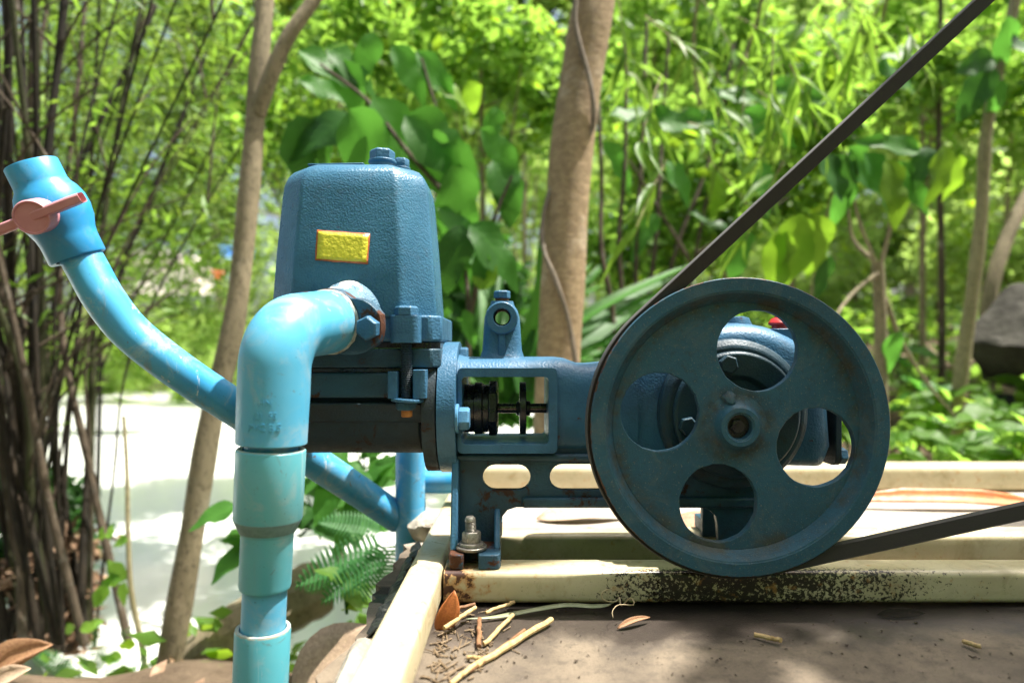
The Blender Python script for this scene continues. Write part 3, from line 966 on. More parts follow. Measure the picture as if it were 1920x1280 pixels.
# --- base casting: slotted side webs, legs, feet
def web(y0, y1, mat):
    Y = .80
    o = [xz(849, 838, Y), xz(1445, 838, Y), xz(1445, 1040.5, Y), xz(1349, 1040.5, Y)]
    o += [xz(1349 - 3 + 0, 985, Y), xz(1343, 968, Y), xz(1332, 957, Y), xz(1315, 952, Y), xz(968, 951, Y), xz(952, 956, Y), xz(942, 968, Y), xz(938, 985, Y), xz(937, 1040.5, Y), xz(849, 1040.5, Y)]
    a, b = xz(905, 918, Y), xz(995, 871, Y)
    c, d = xz(1031, 918, Y), xz(1260, 870, Y)
    m = MB()
    m.prism(o, [oval(a[0], b[0], a[1], b[1]), oval(c[0], d[0], c[1], d[1])], y0, y1)
    return m.build('base_web', mat, pump, bevel=.0015)
web(.800, .812, 'pumprust')
for a_, b_ in ((-.0705, -.0480), (.2500, .3100)):
    m = MB(); m.box(a_, b_, .874, .886, HT + .001, -.1300)
    m.build('rear_leg', 'pumprust', pump, bevel=.002)
m = MB(); m.prism(rrect(-.071, .31, .801, .885, .004, 2), [], -.1235, -.1370, plane='XY')
m.build('base_deck', 'pumprust', pump, bevel=.002)
# ledge over the slots and the lower stiffening rib
m = MB(); m.box(-.0700, .30, .7925, .8005, -.1330, -.1245)
m.build('ledge', 'pumprust', pump, bevel=.003)
m = MB(); m.box(.012, .30, .7935, .8005, -.1890, -.1765)
m.build('rib', 'pumprust', pump, bevel=.003)
foot = MB(); foot.prism([(-.0710, .806), (-.0710, .753), (-.0690, .748), (-.0640, .7465), (-.0560, .7465), (-.0545, .7485), (-.0540, .775), (-.0500, .7785), (-.0425, .7785), (-.0385, .775), (-.0380, .7485), (-.0365, .7465), (-.0200, .7465), (-.0150, .748), (-.0130, .753), (-.0130, .806)], [], HT + .0006, -.2300, plane='XY')
fo = foot.build('foot', 'footrust', pump, bevel=.0025)
m = MB(); m.prism([(.801, -.128), (.790, -.130), (.778, -.170), (.7640, -.231), (.801, -.231)], [], -.0713, -.0630, plane='YZ')
m.build('gusset', 'pump', fo, bevel=.0020)
m = MB(); m.prism([(.801, -.190), (.797, -.192), (.7700, -.231), (.801, -.231)], [], -.0210, -.0140, plane='YZ')
m.build('gusset', 'pump', fo, bevel=.0020)
for (x0, x1, y0, y1) in ((-.071, -.013, .880, .935), (.255, .312, .7465, .806), (.255, .312, .880, .935)):
    m = MB(); m.prism(rrect(x0, x1, y0, y1, .004, 3), [], HT + .0006, -.2290, plane='XY')
    f2 = m.build('foot', 'pumprust', pump, bevel=.0025)
bx, by = P(884, 1020, .768).x, .768
m = MB(); m.lathe([(.0080, 0), (.0175, 0), (.0180, .0008), (.0180, .0028), (.0172, .0036), (.008, .0036)], (bx, by, -.2288), (0, 0, 1), 36)
ab = m.build('anchor_washer', 'zinc', pump)
m = MB(); m.lathe([(.0120, 0), (.0145, .0005), (.0140, .0030), (.0115, .0038)], (bx, by, -.2250), (.04, 0, 1), 30)
m.build('washer', 'zinc', ab)
m = MB(); m.hexbolt((bx, by, -.2212), (0, 0, 1), .0195, .0125, .2)
m.build('nut', 'zinc', ab, bevel=.0008)
m = MB()
prof = [(.0062, 0)]
for i in range(13):
    prof += [(.0056, .008 + i * .0016), (.0064, .0088 + i * .0016)]
prof += [(.0060, .031), (.0045, .0330)]
m.lathe(prof, (bx, by, -.225), (-.05, -.02, 1), 20)
m.build('stud', 'zinc', ab)

# --- pulley
PUL = P(1389, 801, .716)
m = MB()
px_, pz_ = PUL.x, PUL.z
R = .1612
Y0 = .716
# rim: front face, inner bevel to the web, groove outside
ri = R - .0150
m.lathe([(ri, 0.0006), (ri + .0008, 0), (R - .0010, 0), (R, .0010), (R, .0045), (R - .0120, .0095), (R - .0120, .0185), (R, .0235), (R, .0275), (R - .001, .0285), (ri, .0285), (R - .0245, .0260), (R - .0265, .0170), (R - .0245, .0145), (R - .0185, .0040), (R - .0165, .0010), (ri, 0.0006)], (px_, Y0, pz_), (0, 1, 0), 96, caps=(False, False))
pul = m.build('pulley', 'pulley', pump, angle=30, label='four hole belt pulley on the near side of the pump')
m = MB()
holes = []
for k, (hx, hy) in enumerate(((1420, 657), (1237, 772), (1530, 838), (1347, 943))):
    c = P(hx, hy, .7315)
    holes.append(circ((c.x, c.z), (.0445, .0432, .0432, .0428)[k], 44, .012))
m.prism(circ((px_, pz_), R - .0255, 96), holes, .7315, .7410)
m.build('web', 'pulley', pul, bevel=.0006, seg=1)
m = MB(); m.lathe([(.0350, .7316), (.0310, .7306), (.0270, .7290), (.0240, .7250), (.0218, .7185), (.0207, .7165), (.0160, .7165), (.0150, .7180), (.0135, .7185), (.0128, .7300)], (px_, 0, pz_), (0, 1, 0), 48, caps=(False, False))
m.build('hub', 'pulley', pul)
m = MB(); m.lathe([(.0127, .7270), (.0127, .7310)], (px_, 0, pz_), (0, 1, 0), 28)
so = m.build('shaft_end', 'black', pul)
m = MB(); m.hexbolt((px_, .7272, pz_), (0, -1, 0), .0150, .0045, .2)
m.build('set_bolt', 'black', pul, bevel=.0006)
m = MB(); m.lathe([(.0085, -.002), (.0070, .0018), (.004, .0030)], (px_ - .008, .7290, pz_ + .031), (-.1, -1, .5), 14, jitter=.25)
m.build('weld_lump', 'pulley', pul)
m = MB(); m.cyl((px_, .735, pz_), (px_, .80, pz_), .0165, None, 32)
m.build('crankshaft', 'black', pump)

# ---------------------------------------------------------------- drive belt
def belt():
    yb = Y0 + .0140
    rr = R - .0040
    c = Vector((px_, 0, pz_))
    d1 = Vector((.733, 0, .680)); n1 = Vector((-.680, 0, .733))
    d2 = Vector((.977, 0, .214)); n2 = Vector((.214, 0, -.977))
    a1 = math.atan2(n1.z, n1.x); a2 = math.atan2(n2.z, n2.x) + 2 * math.pi
    pts = [c + n1 * rr + d1 * (1.15 * (1 - i / 10)) for i in range(10)]
    nrm = [n1] * 10
    n = 40
    for i in range(n + 1):
        a = a1 + (a2 - a1) * i / n
        v = Vector((math.cos(a), 0, math.sin(a)))
        pts.append(c + v * rr); nrm.append(v)
    pts += [c + n2 * rr + d2 * (1.15 * (i + 1) / 10) for i in range(10)]
    nrm += [n2] * 10
    m = MB(); e = MB()
    rings = []; er = []
    for p, nn_ in zip(pts, nrm):
        rings.append([Vector((p.x, 0, p.z)) + nn_ * h + Vector((0, yb + w, 0)) for h, w in ((.0070, -.0080), (.0075, -.0074), (.0075, .0074), (.0070, .0080), (-.0075, .0048), (-.0080, .0042), (-.0080, -.0042), (-.0075, -.0048))])
        er.append([Vector((p.x, 0, p.z)) + nn_ * h + Vector((0, yb + w, 0)) for h, w in ((.0068, -.0084), (.0080, -.0070), (.0080, .0070), (.0068, .0084))])
    m.loft(rings)
    t = thing('drive_belt', (px_, yb, pz_ - R), 'dark rubber drive belt running off the pulley to the upper right', 'belt')
    m.build('belt_body', 'belt', t, angle=25)
    e.loft(er)
    e.build('cord_backing', 'beltcord', t, angle=25)
belt()

# ---------------------------------------------------------------- front discharge pipe
pipe = thing('discharge_pipe', (-.26, .648, -.66), 'light blue plastic elbow and stepped downpipe in front of the pump', 'pipe')
pdn = (P(490, 1290, .648) - P(517, 700, .648)).normalized()      # the downpipe leans a little
ar = -pd
RB = .042
def elbow():
    ua = (PA - PC).normalized()             # towards the pump
    ub = pdn                                # downwards
    ang = math.acos(ua.dot(ub))
    tl = RB / math.tan(ang / 2)
    s0 = PC + ua * tl; s1 = PC + ub * tl
    bis = (ua + ub).normalized()
    cen = PC + bis * (RB / math.sin(ang / 2))
    v0 = (s0 - cen); v1 = (s1 - cen)
    pts, rad = [], []
    L = (PA - PC).length - .036
    ends = [(L, .0325), (L - .0006, .0346), (L - .014, .0347), (L - .034, .0340)]
    for s, r in ends:
        if s > tl: pts.append(PC + ua * s); rad.append(r)
    n = 18
    tot = math.acos(max(-1, min(1, v0.normalized().dot(v1.normalized()))))
    for i in range(n + 1):
        f = i / n
        v = (v0.normalized() * math.sin((1 - f) * tot) + v1.normalized() * math.sin(f * tot)) / math.sin(tot)
        pts.append(cen + v * v0.length); rad.append(.0338 + .0006 * math.sin(f * math.pi))
    L2 = (PC - P(512, 831, .648)).length
    for s, r in ((.062, .0340), (.085, .0336), (L2 - .001, .0333), (L2, .0325), (L2 + .0001, .0270)):
        pts.append(PC + ub * s); rad.append(r)
    m = MB(); m.tube(pts, rad, 56)
    return m.build('elbow', 'pvc', pipe, angle=35)
elb = elbow()
# socket lip and pipe stub into the port
m = MB(); ua = (PA - PC).normalized(); L = (PA - PC).length
m.lathe([(.0330, L - .0358), (.0350, L - .0352), (.0351, L - .0344), (.0335, L - .0338)], PC, ua, 48, jitter=.006)
m.build('socket_lip', 'seal', pipe)
m = MB(); m.lathe([(.0300, L - .040), (.0300, L - .010)], PC, ua, 40)
m.build('pipe_stub', 'pvcteal', pipe)
def down(py): return (PC - P(0, 0, 1) * 0 - PC) and 0
def dist_at(py):
    # distance along the downpipe axis where the photograph shows height py
    for i in range(2000):
        p = PC + pdn * (i * .0006)
        if CY - p.z / p.y * F >= py: return i * .0006
    return 1.2
D = dist_at
m = MB(); m.lathe([(.0250, D(826)), (.0250, D(870))], PC, pdn, 40)
m.build('pipe_piece', 'pvcold', pipe)
m = MB(); m.lathe([(.0262, D(868)), (.0262, D(848)), (.0270, D(842)), (.0312, D(840)), (.0325, D(843)), (.0327, D(850)), (.0322, D(968)), (.0310, D(972)), (.0262, D(994)), (.0250, D(998)), (.0246, D(1000)), (.0244, D(1094)), (.0236, D(1099)), (.0212, D(1099))], PC, pdn, 56, caps=(False, True))
m.build('reducer', 'pvcteal', pipe, angle=28)
m = MB(); m.lathe([(.0314, D(968.5)), (.0317, D(971)), (.0266, D(993)), (.0252, D(996))], PC, pdn, 56, caps=(False, False))
m.build('reducer_shoulder', simple('grey_teal_pvc', (.15, .27, .28), (.11, .20, .21), 140, .6), pipe)
m = MB(); m.lathe([(.0208, D(1090)), (.0208, D(1210))], PC, pdn, 40)
m.build('pipe_piece', 'pvc', pipe)
m = MB(); m.lathe([(.0215, D(1200)), (.0215, D(1180)), (.0222, D(1176)), (.0254, D(1176)), (.0260, D(1180)), (.0258, D(1330)), (.0258, D(1400))], PC, pdn, 48, caps=(False, True))
m.build('coupling', 'pvcteal', pipe, angle=28)
m = MB(); m.lathe([(.0218, D(1177.5)), (.0222, D(1175)), (.0254, D(1175)), (.0257, D(1178))], PC, pdn, 48, caps=(False, False), jitter=.006)
m.build('coupling_lip', 'pvclip', pipe)
m = MB(); m.lathe([(.0268, D(844)), (.0272, D(841)), (.0310, D(839.5)), (.0318, D(842))], PC, pdn, 48, caps=(False, False), jitter=.006)
m.build('reducer_lip', 'pvclip', pipe)
m = MB(); m.lathe([(.0206, D(1380)), (.0206, .72)], PC, pdn, 32)
m.build('lower_pipe', 'pvcold', pipe)
# moulded lettering on the elbow
def emboss(txt, py, size):
    cu = bpy.data.curves.new('t', 'FONT')
    cu.body = txt; cu.size = size; cu.extrude = .0003; cu.align_x = 'CENTER'; cu.resolution_u = 2
    o = bpy.data.objects.new('t', cu); col.objects.link(o)
    bpy.context.view_layer.update()
    me = bpy.data.meshes.new_from_object(o.evaluated_get(bpy.context.evaluated_depsgraph_get()))
    bpy.data.objects.remove(o)
    ax = PC + pdn * D(py)
    r = .03385
    base = world_loc(pipe)
    for v in me.vertices:
        x, y, z = v.co
        a = x / r + .12
        rad = r + z
        v.co = ax + pdn * (-y) + Vector((math.sin(a) * rad, -math.cos(a) * rad, 0)) - base
    me.materials.clear(); me.materials.append(M['pvc'])
    link('moulded_lettering', me, pipe)
emboss('HN', 755, .0085)
emboss('(2)  55', 778, .0085)
emboss('PVC 8.5', 800, .0095)

# ---------------------------------------------------------------- side pipe with ball valve
vp = thing('valve_pipe', P(745, 975, 1.02), 'scuffed blue plastic pipe curving up to a ball valve with pink handle', 'pipe')
path = bez([P(138, 455, .80), P(165, 505, .80), P(196, 560, .80), P(240, 617, .81), P(300, 668, .82), P(370, 718, .84), P(450, 770, .87), P(560, 846, .93), P(660, 912, 1.0), P(748, 972, 1.055)], 54)
m = MB(); m.tube(path, .0232, 36)
m.build('bent_pipe', 'pvcold', vp)
VA, VB = P(147, 484, .80), P(58, 308, .775)
vd = VB - VA; VL = vd.length
m = MB(); m.lathe([(.0240, .001), (.0300, 0), (.0312, .002), (.0312, VL * .20), (.0325, VL * .27), (.0370, VL * .38), (.0388, VL * .50), (.0380, VL * .60), (.0340, VL * .70), (.0295, VL * .76), (.0285, VL * .80), (.0283, VL * .99), (.0275, VL), (.0225, VL), (.0225, VL * .80)], VA, vd, 52, caps=(False, True))
valve = m.build('valve_body', 'pvcvalve', vp, angle=40)
H0 = P(98, 398, .787); H1 = P(58, 408, .728)
hd = (H1 - H0).normalized()
m = MB(); m.lathe([(.0270, -.004), (.0262, .016), (.0240, .019)], H0, hd, 36)
m.build('valve_neck', 'pvcvalve', valve)
m = MB(); m.lathe([(.0195, .014), (.0205, .021), (.0198, .026)], H0, hd, 32)
m.build('neck_ring', 'black', valve)
HL = (H1 - H0).length
m = MB(); m.lathe([(.0190, .020), (.0190, HL - .003), (.0178, HL), (.0165, HL), (.0160, HL - .0015)], H0, hd, 36)
hub = m.build('handle_hub', 'pink', valve, angle=35)
m = MB()
hc = H0 + hd * (HL - .020)
e1 = P(126, 381, .742); e2 = P(-28, 442, .735)
bd = (e1 - e2).normalized()
bu = hd.cross(bd).normalized()
rings = []
for s, w, h in ((0, .004, .006), (.006, .006, .0085), (.05, .0055, .0100), (.062, .0060, .0120), (.10, .0060, .0120), (.112, .0055, .0100), ((e1 - e2).length - .006, .006, .0085), ((e1 - e2).length, .004, .006)):
    c = e2 + bd * s
    rings.append([c + bu * (w * a) + hd * (h * b) for a, b in ((-1, -.7), (-.7, -1), (.7, -1), (1, -.7), (1, .7), (.7, 1), (-.7, 1), (-1, .7))])
m.loft(rings)
m.build('handle_bar', 'pink', hub, bevel=.001, angle=40)

# ---------------------------------------------------------------- rear downpipe with a side branch
rp = thing('rear_pipe', P(770, 1120, 1.045), 'upright blue plastic pipe behind the pump with a short side branch', 'pipe')
rx = P(770, 900, 1.045).x
m = MB(); m.cyl((rx, 1.045, -.09), (rx, 1.045, -.66), .0234, None, 40)
m.build('upright_pipe', 'pvcold', rp)
m = MB(); m.cyl((rx + .01, 1.06, P(820, 902, 1.06).z), (-.070, 1.06, P(820, 902, 1.06).z), .0190, None, 32)
m.build('side_branch', 'pvcvalve', rp)
m = MB(); m.tube([(rx, 1.045, -.10), (rx, 1.040, -.075), (rx, 1.02, -.052), (rx, .985, -.046), (rx, .92, -.046)], .0255, 32)
m.build('rear_elbow', 'pvcold', rp)

# ================================================================ plants
def leaf_mesh(name, n=7, wf=None, fold=.18, curl=.25, mat='leafbig', wav=0.0, seed=0):
    """one leaf of unit length along +Y, facing +Z: midrib fold, drooping tip; wf(t) gives the half width"""
    rows, fs = [], []
    rv = random.Random(seed * 77 + 5)
    tw, bend, p1, p2 = rv.uniform(-.5, .5), rv.uniform(-.16, .16), rv.uniform(0, 6), rv.uniform(0, 6)
    nib = [rv.choice((1, 1, 1, 1, .82, .93)) for _ in range(2 * (n + 1))]
    for i in range(n + 1):
        t = i / n
        w = wf(t)
        y = t
        z0 = -curl * t * t
        a = tw * t
        for k in (-1, -.5, 0, .5, 1):
            j = nib[2 * i + (1 if k > 0 else 0)] * (1 + .09 * math.sin(11 * t + (p1 if k > 0 else p2))) if abs(k) == 1 else 1
            xx = w * k * j
            zz = fold * abs(xx) + (wav * math.sin(9 * t + 2 * k + p1) + .035 * math.sin(13 * t + p2)) * abs(k) * min(1, w * 6)
            rows.append((xx * math.cos(a) - zz * math.sin(a) + bend * t * t, y, z0 + zz * math.cos(a) + xx * math.sin(a)))
    for i in range(n):
        for k in range(4):
            a = i * 5 + k
            fs.append((a, a + 1, a + 6, a + 5))
    me = bpy.data.meshes.new(name)
    me.from_pydata(rows, [], fs)
    me.shade_smooth()
    me.materials.append(M[mat])
    return me
def w_ovate(t): return .27 * (math.sin(math.pi * min(1, t ** .72)) ** .85 if 0 < t < 1 else .004) + .003
def w_heart(t): return .42 * (math.sin(math.pi * min(1, t ** .58)) ** .75 if 0 < t < 1 else .004) + .003
def w_lance(t): return .065 * (math.sin(math.pi * min(1, t ** .6)) if 0 < t < 1 else .01) + .002
def w_strap(t): return .038 * (1 - t ** 3) ** .8 + .001
def w_oval(t): return .27 * (math.sin(math.pi * min(1, t ** .85)) ** .8 if 0 < t < 1 else .004) + .003
LM = {}
LR = random.Random(3)
LK = {'ovate': (w_ovate, .15, .22, .02), 'heart': (w_heart, .12, .18, .02), 'oval': (w_oval, .2, .15, .02), 'lance': (w_lance, .4, .25, 0), 'strap': (w_strap, .6, .45, 0)}
def lm(kind, mat):
    """one of six differently bent and nibbled leaves of a kind"""
    i = LR.randrange(6)
    if (kind, mat, i) not in LM:
        wf, fold, curl, wav = LK[kind]
        rv = random.Random(i + 10)
        LM[kind, mat, i] = leaf_mesh(kind + '_leaf', 10, wf, fold * rv.uniform(.3, 1.9), curl * rv.uniform(.2, 2.2), mat, wav, i)
    return LM[kind, mat, i]
def place_leaf(parent, mesh, p, d, nrm, size, width=1.0, name='leaf'):
    """leaf with its stalk end at p, growing along d, its upper side towards nrm"""
    d = Vector(d).normalized()
    nrm = Vector(nrm)
    x = d.cross(nrm)
    if x.length < 1e-4: x = d.cross(Vector((.3, .5, .8)))
    x.normalize()
    z = x.cross(d)
    o = bpy.data.objects.new(name, mesh)
    col.objects.link(o)
    mt = Matrix((x * size * width, d * size, z * size)).transposed().to_4x4()
    mt.translation = Vector(p) - (world_loc(parent) if parent else Vector((0, 0, 0)))
    if parent: o.parent = parent
    o.matrix_basis = mt
    return o
def rnd_dir(rnd):
    while True:
        v = Vector((rnd.uniform(-1, 1), rnd.uniform(-1, 1), rnd.uniform(-1, 1)))
        if .1 < v.length < 1: return v.normalized()

def cloud(name, mat, centers, spread, n, size, parent=None, seed=1, aspect=.42, droop=.35, flat=.6, curl=True):
    """n separate leaves (two folded halves each) scattered round the clump centres"""
    g = np.random.default_rng(seed)
    centers = np.asarray(centers, float)
    spread = np.asarray(spread, float)
    if spread.ndim == 1: spread = np.tile(spread, (len(centers), 1))
    k = g.integers(0, len(centers), n)
    off = g.normal(size=(n, 3)) * .55
    c = centers[k] + off * spread[k]
    L = size[0] + (size[1] - size[0]) * g.random(n) ** 1.5
    d = g.normal(size=(n, 3)); d[:, 2] = d[:, 2] * .5 - droop
    d /= np.linalg.norm(d, axis=1)[:, None]
    nr = g.normal(size=(n, 3)) * flat; nr[:, 2] += .8; nr[:, 1] -= .25
    x = np.cross(d, nr); x /= np.linalg.norm(x, axis=1)[:, None] + 1e-9
    z = np.cross(x, d)
    W = L * aspect * (.7 + .6 * g.random(n)) * .5
    Lc, Wc = L[:, None], W[:, None]
    base = c - d * Lc * .5
    mid = base + d * Lc * .45 - z * Wc * .25
    tip = base + d * Lc - z * Lc * .12
    r = base + d * Lc * .42 + x * Wc + z * Wc * .1
    l = base + d * Lc * .42 - x * Wc + z * Wc * .1
    v = np.stack([base, r, tip, l, mid], 1).reshape(-1, 3)
    if parent is not None: v = v - np.array(world_loc(parent))
    b = (np.arange(n) * 5)[:, None]
    tris = np.concatenate([b + np.array([[0, 1, 4]]), b + np.array([[1, 2, 4]]), b + np.array([[2, 3, 4]]), b + np.array([[3, 0, 4]])], 1).reshape(-1)
    me = bpy.data.meshes.new(name)
    nt = n * 4
    me.vertices.add(len(v)); me.vertices.foreach_set('co', v.astype(np.float32).ravel())
    me.loops.add(nt * 3); me.loops.foreach_set('vertex_index', tris.astype(np.int32))
    me.polygons.add(nt); me.polygons.foreach_set('loop_start', (np.arange(nt) * 3).astype(np.int32))
    me.update(calc_edges=True)
    me.shade_smooth()
    me.materials.append(M[mat])
    return link(name, me, parent)

def clumps(rnd, n, c, r):
    out = []
    while len(out) < n:
        v = Vector((rnd.uniform(-1, 1), rnd.uniform(-1, 1), rnd.uniform(-1, 1)))
        if v.length < 1: out.append((c[0] + v.x * r[0], c[1] + v.y * r[1], c[2] + v.z * r[2]))
    return out

def ground_at(x, y): return float(gz(x, y))

# ---------------------------------------------------------------- the two near trees
tl = thing('slender_tree', (P(305, 1300, 1.55).x, 1.55, -.82), 'slender grey brown trunk leaning right, forked near the top, beside the bamboo', 'tree')
tp = bez([(P(290, 1400, 1.52)), P(318, 1240, 1.52), P(360, 1000, 1.54), P(395, 790, 1.56), P(440, 600, 1.58), P(468, 350, 1.60), P(484, 150, 1.62), P(497, 0, 1.64), P(512, -260, 1.68), P(540, -700, 1.75)], 60)
m = MB(); m.tube(tp, [(.0295 - .010 * i / len(tp)) * (1 + .05 * math.sin(i * .9)) for i in range(len(tp))], 18, jitter=.03)
m.build('trunk', 'barkgrey', tl)
bp = bez([P(482, 215, 1.61), P(505, 150, 1.60), P(540, 70, 1.60), P(592, -5, 1.62), P(680, -150, 1.66), P(800, -400, 1.75)], 24)
m = MB(); m.tube(bp, [.021 - .009 * i / len(bp) for i in range(len(bp))], 14, jitter=.03)
m.build('branch', 'barkgrey', tl)

tm = thing('tan_barked_tree', (P(1040, 1080, 1.72).x, 1.72, -.75), 'upright tan barked trunk rising behind the pump frame', 'tree')
tp = bez([P(1032, 1200, 1.72), P(1038, 950, 1.72), P(1046, 700, 1.72), P(1056, 520, 1.72), P(1070, 300, 1.73), P(1094, 120, 1.74), P(1118, -20, 1.75), P(1160, -260, 1.8), P(1200, -700, 1.9)], 60)
m = MB(); m.tube(tp, [(.0580 - .004 * i / len(tp)) * (1 + .02 * math.sin(i * .7)) for i in range(len(tp))], 28, jitter=.012)
m.build('trunk', 'bark', tm)
vi = thing('climbing_vine', P(1080, 690, 1.65), 'thin grey vine winding up the tan barked trunk', 'vine')
pts = bez([P(1082, 700, 1.655), P(1066, 600, 1.652), P(1040, 520, 1.652), P(1020, 470, 1.665), P(1017, 420, 1.69), P(1028, 370, 1.70), P(1060, 300, 1.72), P(1100, 262, 1.70), P(1113, 225, 1.685), P(1108, 160, 1.675), P(1086, 80, 1.675), P(1078, 20, 1.68), P(1090, -60, 1.69), P(1120, -160, 1.71)], 60)
m = MB(); m.tube(pts, [.0062 + .001 * math.sin(i) for i in range(len(pts))], 10, jitter=.06)
m.build('vine_stem', 'vine', vi)

# ---------------------------------------------------------------- bamboo clump on the left
bc_ = thing('bamboo_clump', P(110, 1195, 1.95), 'dense clump of dark bamboo stems fanning upwards on the pond bank', 'bamboo')
rnd = random.Random(21)
tops = [(-330, 60), (-260, -60), (-190, 40), (-150, -90), (-110, -40), (-70, -120), (-40, -60), (-10, -130), (15, -60), (40, -100), (60, -110), (95, -60), (110, -120), (135, -80), (160, -110), (190, -60), (205, -110), (235, -60), (262, -40), (285, -100), (300, -60), (330, -20), (352, -60), (372, 60), (400, 40), (430, 120), (452, 170), (470, 240), (410, 330), (330, 250)]
tops = tops + [(-300, 250), (-220, 330), (-160, 200), (-120, 300), (-90, 120), (-60, 220), (-30, 260), (-20, 60), (20, 180), (30, 20), (70, 60), (120, 10), (150, 120), (180, 40), (240, 120), (270, 60), (310, 180), (390, 200), (20, -20), (60, 250), (345, 380), (460, 330), (45, 120), (-45, 330), (-5, 380)]
tops = [t for i, t in enumerate(tops) if not (t[0] > 120 and i % 5 in (1, 3))]
clump_tips = []
for i, (tx, ty) in enumerate(tops):
    Yb = 1.95 + rnd.uniform(-.16, .16)
    b = P(95 + rnd.gauss(0, 62) + .10 * tx, 1195 + rnd.uniform(-25, 30), Yb)
    b.x -= .03
    b.z = min(b.z, -.80)
    Yt = Yb + rnd.uniform(-.25, .5)
    e = P(tx, ty, Yt)
    mid = b.lerp(e, .52) + Vector((-.055 - .00025 * (tx - 100) * 1.0, 0, .07)) + Vector((rnd.uniform(-.07, .07), rnd.uniform(-.08, .08), 0))
    e2 = e + (e - mid) * .45
    thick = rnd.choice((.006, .007, .009, .012, .017)) * (.70 if tx > 150 else .95)
    pts = bez([b, b.lerp(mid, .5) + Vector((-.012, 0, 0)), mid, e, e2], 22)
    m = MB()
    n = len(pts)
    m.tube(pts, [thick * (1 - .5 * k / n) * (1.14 if k % 3 == 0 else .96) for k in range(n)], 9)
    m.build('stem', rnd.choice(('barkdark', 'barkdark', 'barkdark', 'twig', 'bambooolive')), bc_)
    clump_tips.append((pts, thick))
# side twigs
for i in range(90):
    pts, th = rnd.choice(clump_tips)
    k = rnd.randrange(6, len(pts) - 3)
    p = pts[k]
    d = Vector((rnd.uniform(-.5, 1.0), rnd.uniform(-.4, .4), rnd.uniform(.2, 1))).normalized()
    L = rnd.uniform(.2, .6)
    q = bez([p, p + d * L * .5 + Vector((0, 0, .03)), p + d * L + Vector((0, 0, -.02))], 8)
    m = MB(); m.tube(q, [.0042 - .0025 * j / len(q) for j in range(len(q))], 5)
    m.build('twig', 'twig', bc_)
cs = []
for pts, th in clump_tips:
    for k in range(len(pts) // 2, len(pts)):
        if pts[k].z > -.05: cs.append(pts[k] + Vector((rnd.uniform(-.1, .25), rnd.uniform(.1, .6), rnd.uniform(-.1, .1))))
cloud('foliage', 'leafbam', cs, (.16, .22, .15), 2600, (.03, .09), bc_, 5, .2, .5)
cloud('foliage', 'leafshade', cs, (.14, .30, .12), 2200, (.025, .07), bc_, 6, .24, .5)
# ---------------------------------------------------------------- broad-leaved plants
def broad(name, label, base, stems, leaves, mat='leafbig', kind='ovate', seed=1, cat='shrub', smat='twig'):
    rnd = random.Random(seed)
    t = thing(name, base, label, cat)
    for pts in stems:
        q = bez(pts, 16)
        m = MB(); m.tube(q, [.0085 - .005 * i / len(q) for i in range(len(q))], 8)
        m.build('stem', smat, t)
    for lf in leaves:
        px, py, Y, ang, L, w = lf[:6]
        mt = lf[6] if len(lf) > 6 else mat
        a = math.radians(ang)
        d = Vector((math.cos(a), rnd.uniform(-.35, .35), math.sin(a)))
        nr = Vector((rnd.uniform(-.5, .5), -1, rnd.uniform(.1, .9)))
        p = P(px, py, Y)
        place_leaf(t, lm(kind, mt), p, d, nr, L / F * Y, w)
    return t
# (x, y of the stalk end, depth, direction in degrees, length in pixels, relative width)
broad('broad_leaf_sapling', 'sapling with large drooping oval leaves right behind the blue pump cover', P(860, 1010, 1.9),
      [[P(862, 1080, 1.9), P(868, 850, 1.9), P(880, 600, 1.92), P(860, 420, 1.95), P(830, 250, 1.98), P(790, 110, 2.0)],
       [P(880, 600, 1.92), P(905, 480, 1.9), P(930, 400, 1.9), P(960, 330, 1.9)],
       [P(850, 380, 1.95), P(760, 280, 1.95), P(690, 190, 1.95), P(600, 120, 1.97)]],
      [(655, 205, 1.9, -65, 190, 1.0), (665, 215, 1.98, -150, 150, 1.1, 'leafdark'), (700, 180, 1.92, -58, 215, .95), (760, 215, 1.95, -40, 190, .95), (775, 255, 1.97, -50, 165, 1.0),
       (560, 215, 1.98, -80, 130, 1.25, 'leafdark'), (600, 225, 2.0, -105, 120, 1.25, 'leafdark'), (560, 95, 2.0, -35, 130, .9), (610, 90, 2.0, -25, 120, .9), (640, 110, 2.02, -70, 110, 1.0),
       (735, 85, 2.0, -50, 120, .8), (780, 95, 2.0, -45, 130, .75), (812, 150, 2.05, -20, 85, 1.2, 'leafyel'), (880, 150, 2.02, -75, 60, 1.2, 'leafyel'),
       (845, 310, 1.88, -70, 150, .95), (850, 340, 1.92, -95, 120, .9), (925, 300, 1.92, -60, 110, 1.1), (960, 320, 1.94, -100, 110, 1.0, 'leafdark'), (900, 240, 2.0, -40, 130, .8),
       (865, 420, 1.86, -100, 150, .85, 'leafdark'), (880, 420, 1.86, -40, 150, .9), (830, 440, 1.9, -60, 130, .7), (820, 390, 1.9, -35, 110, .7),
       (900, 545, 1.85, 62, 75, 1.2, 'leafyel'), (905, 470, 1.86, -95, 70, .9), (845, 560, 1.86, -120, 70, .8), (870, 580, 1.86, -80, 80, .7), (930, 200, 2.05, -95, 80, .9), (700, 60, 2.05, -100, 110, .8), (560, 150, 2.05, -10, 120, .7)], seed=4)
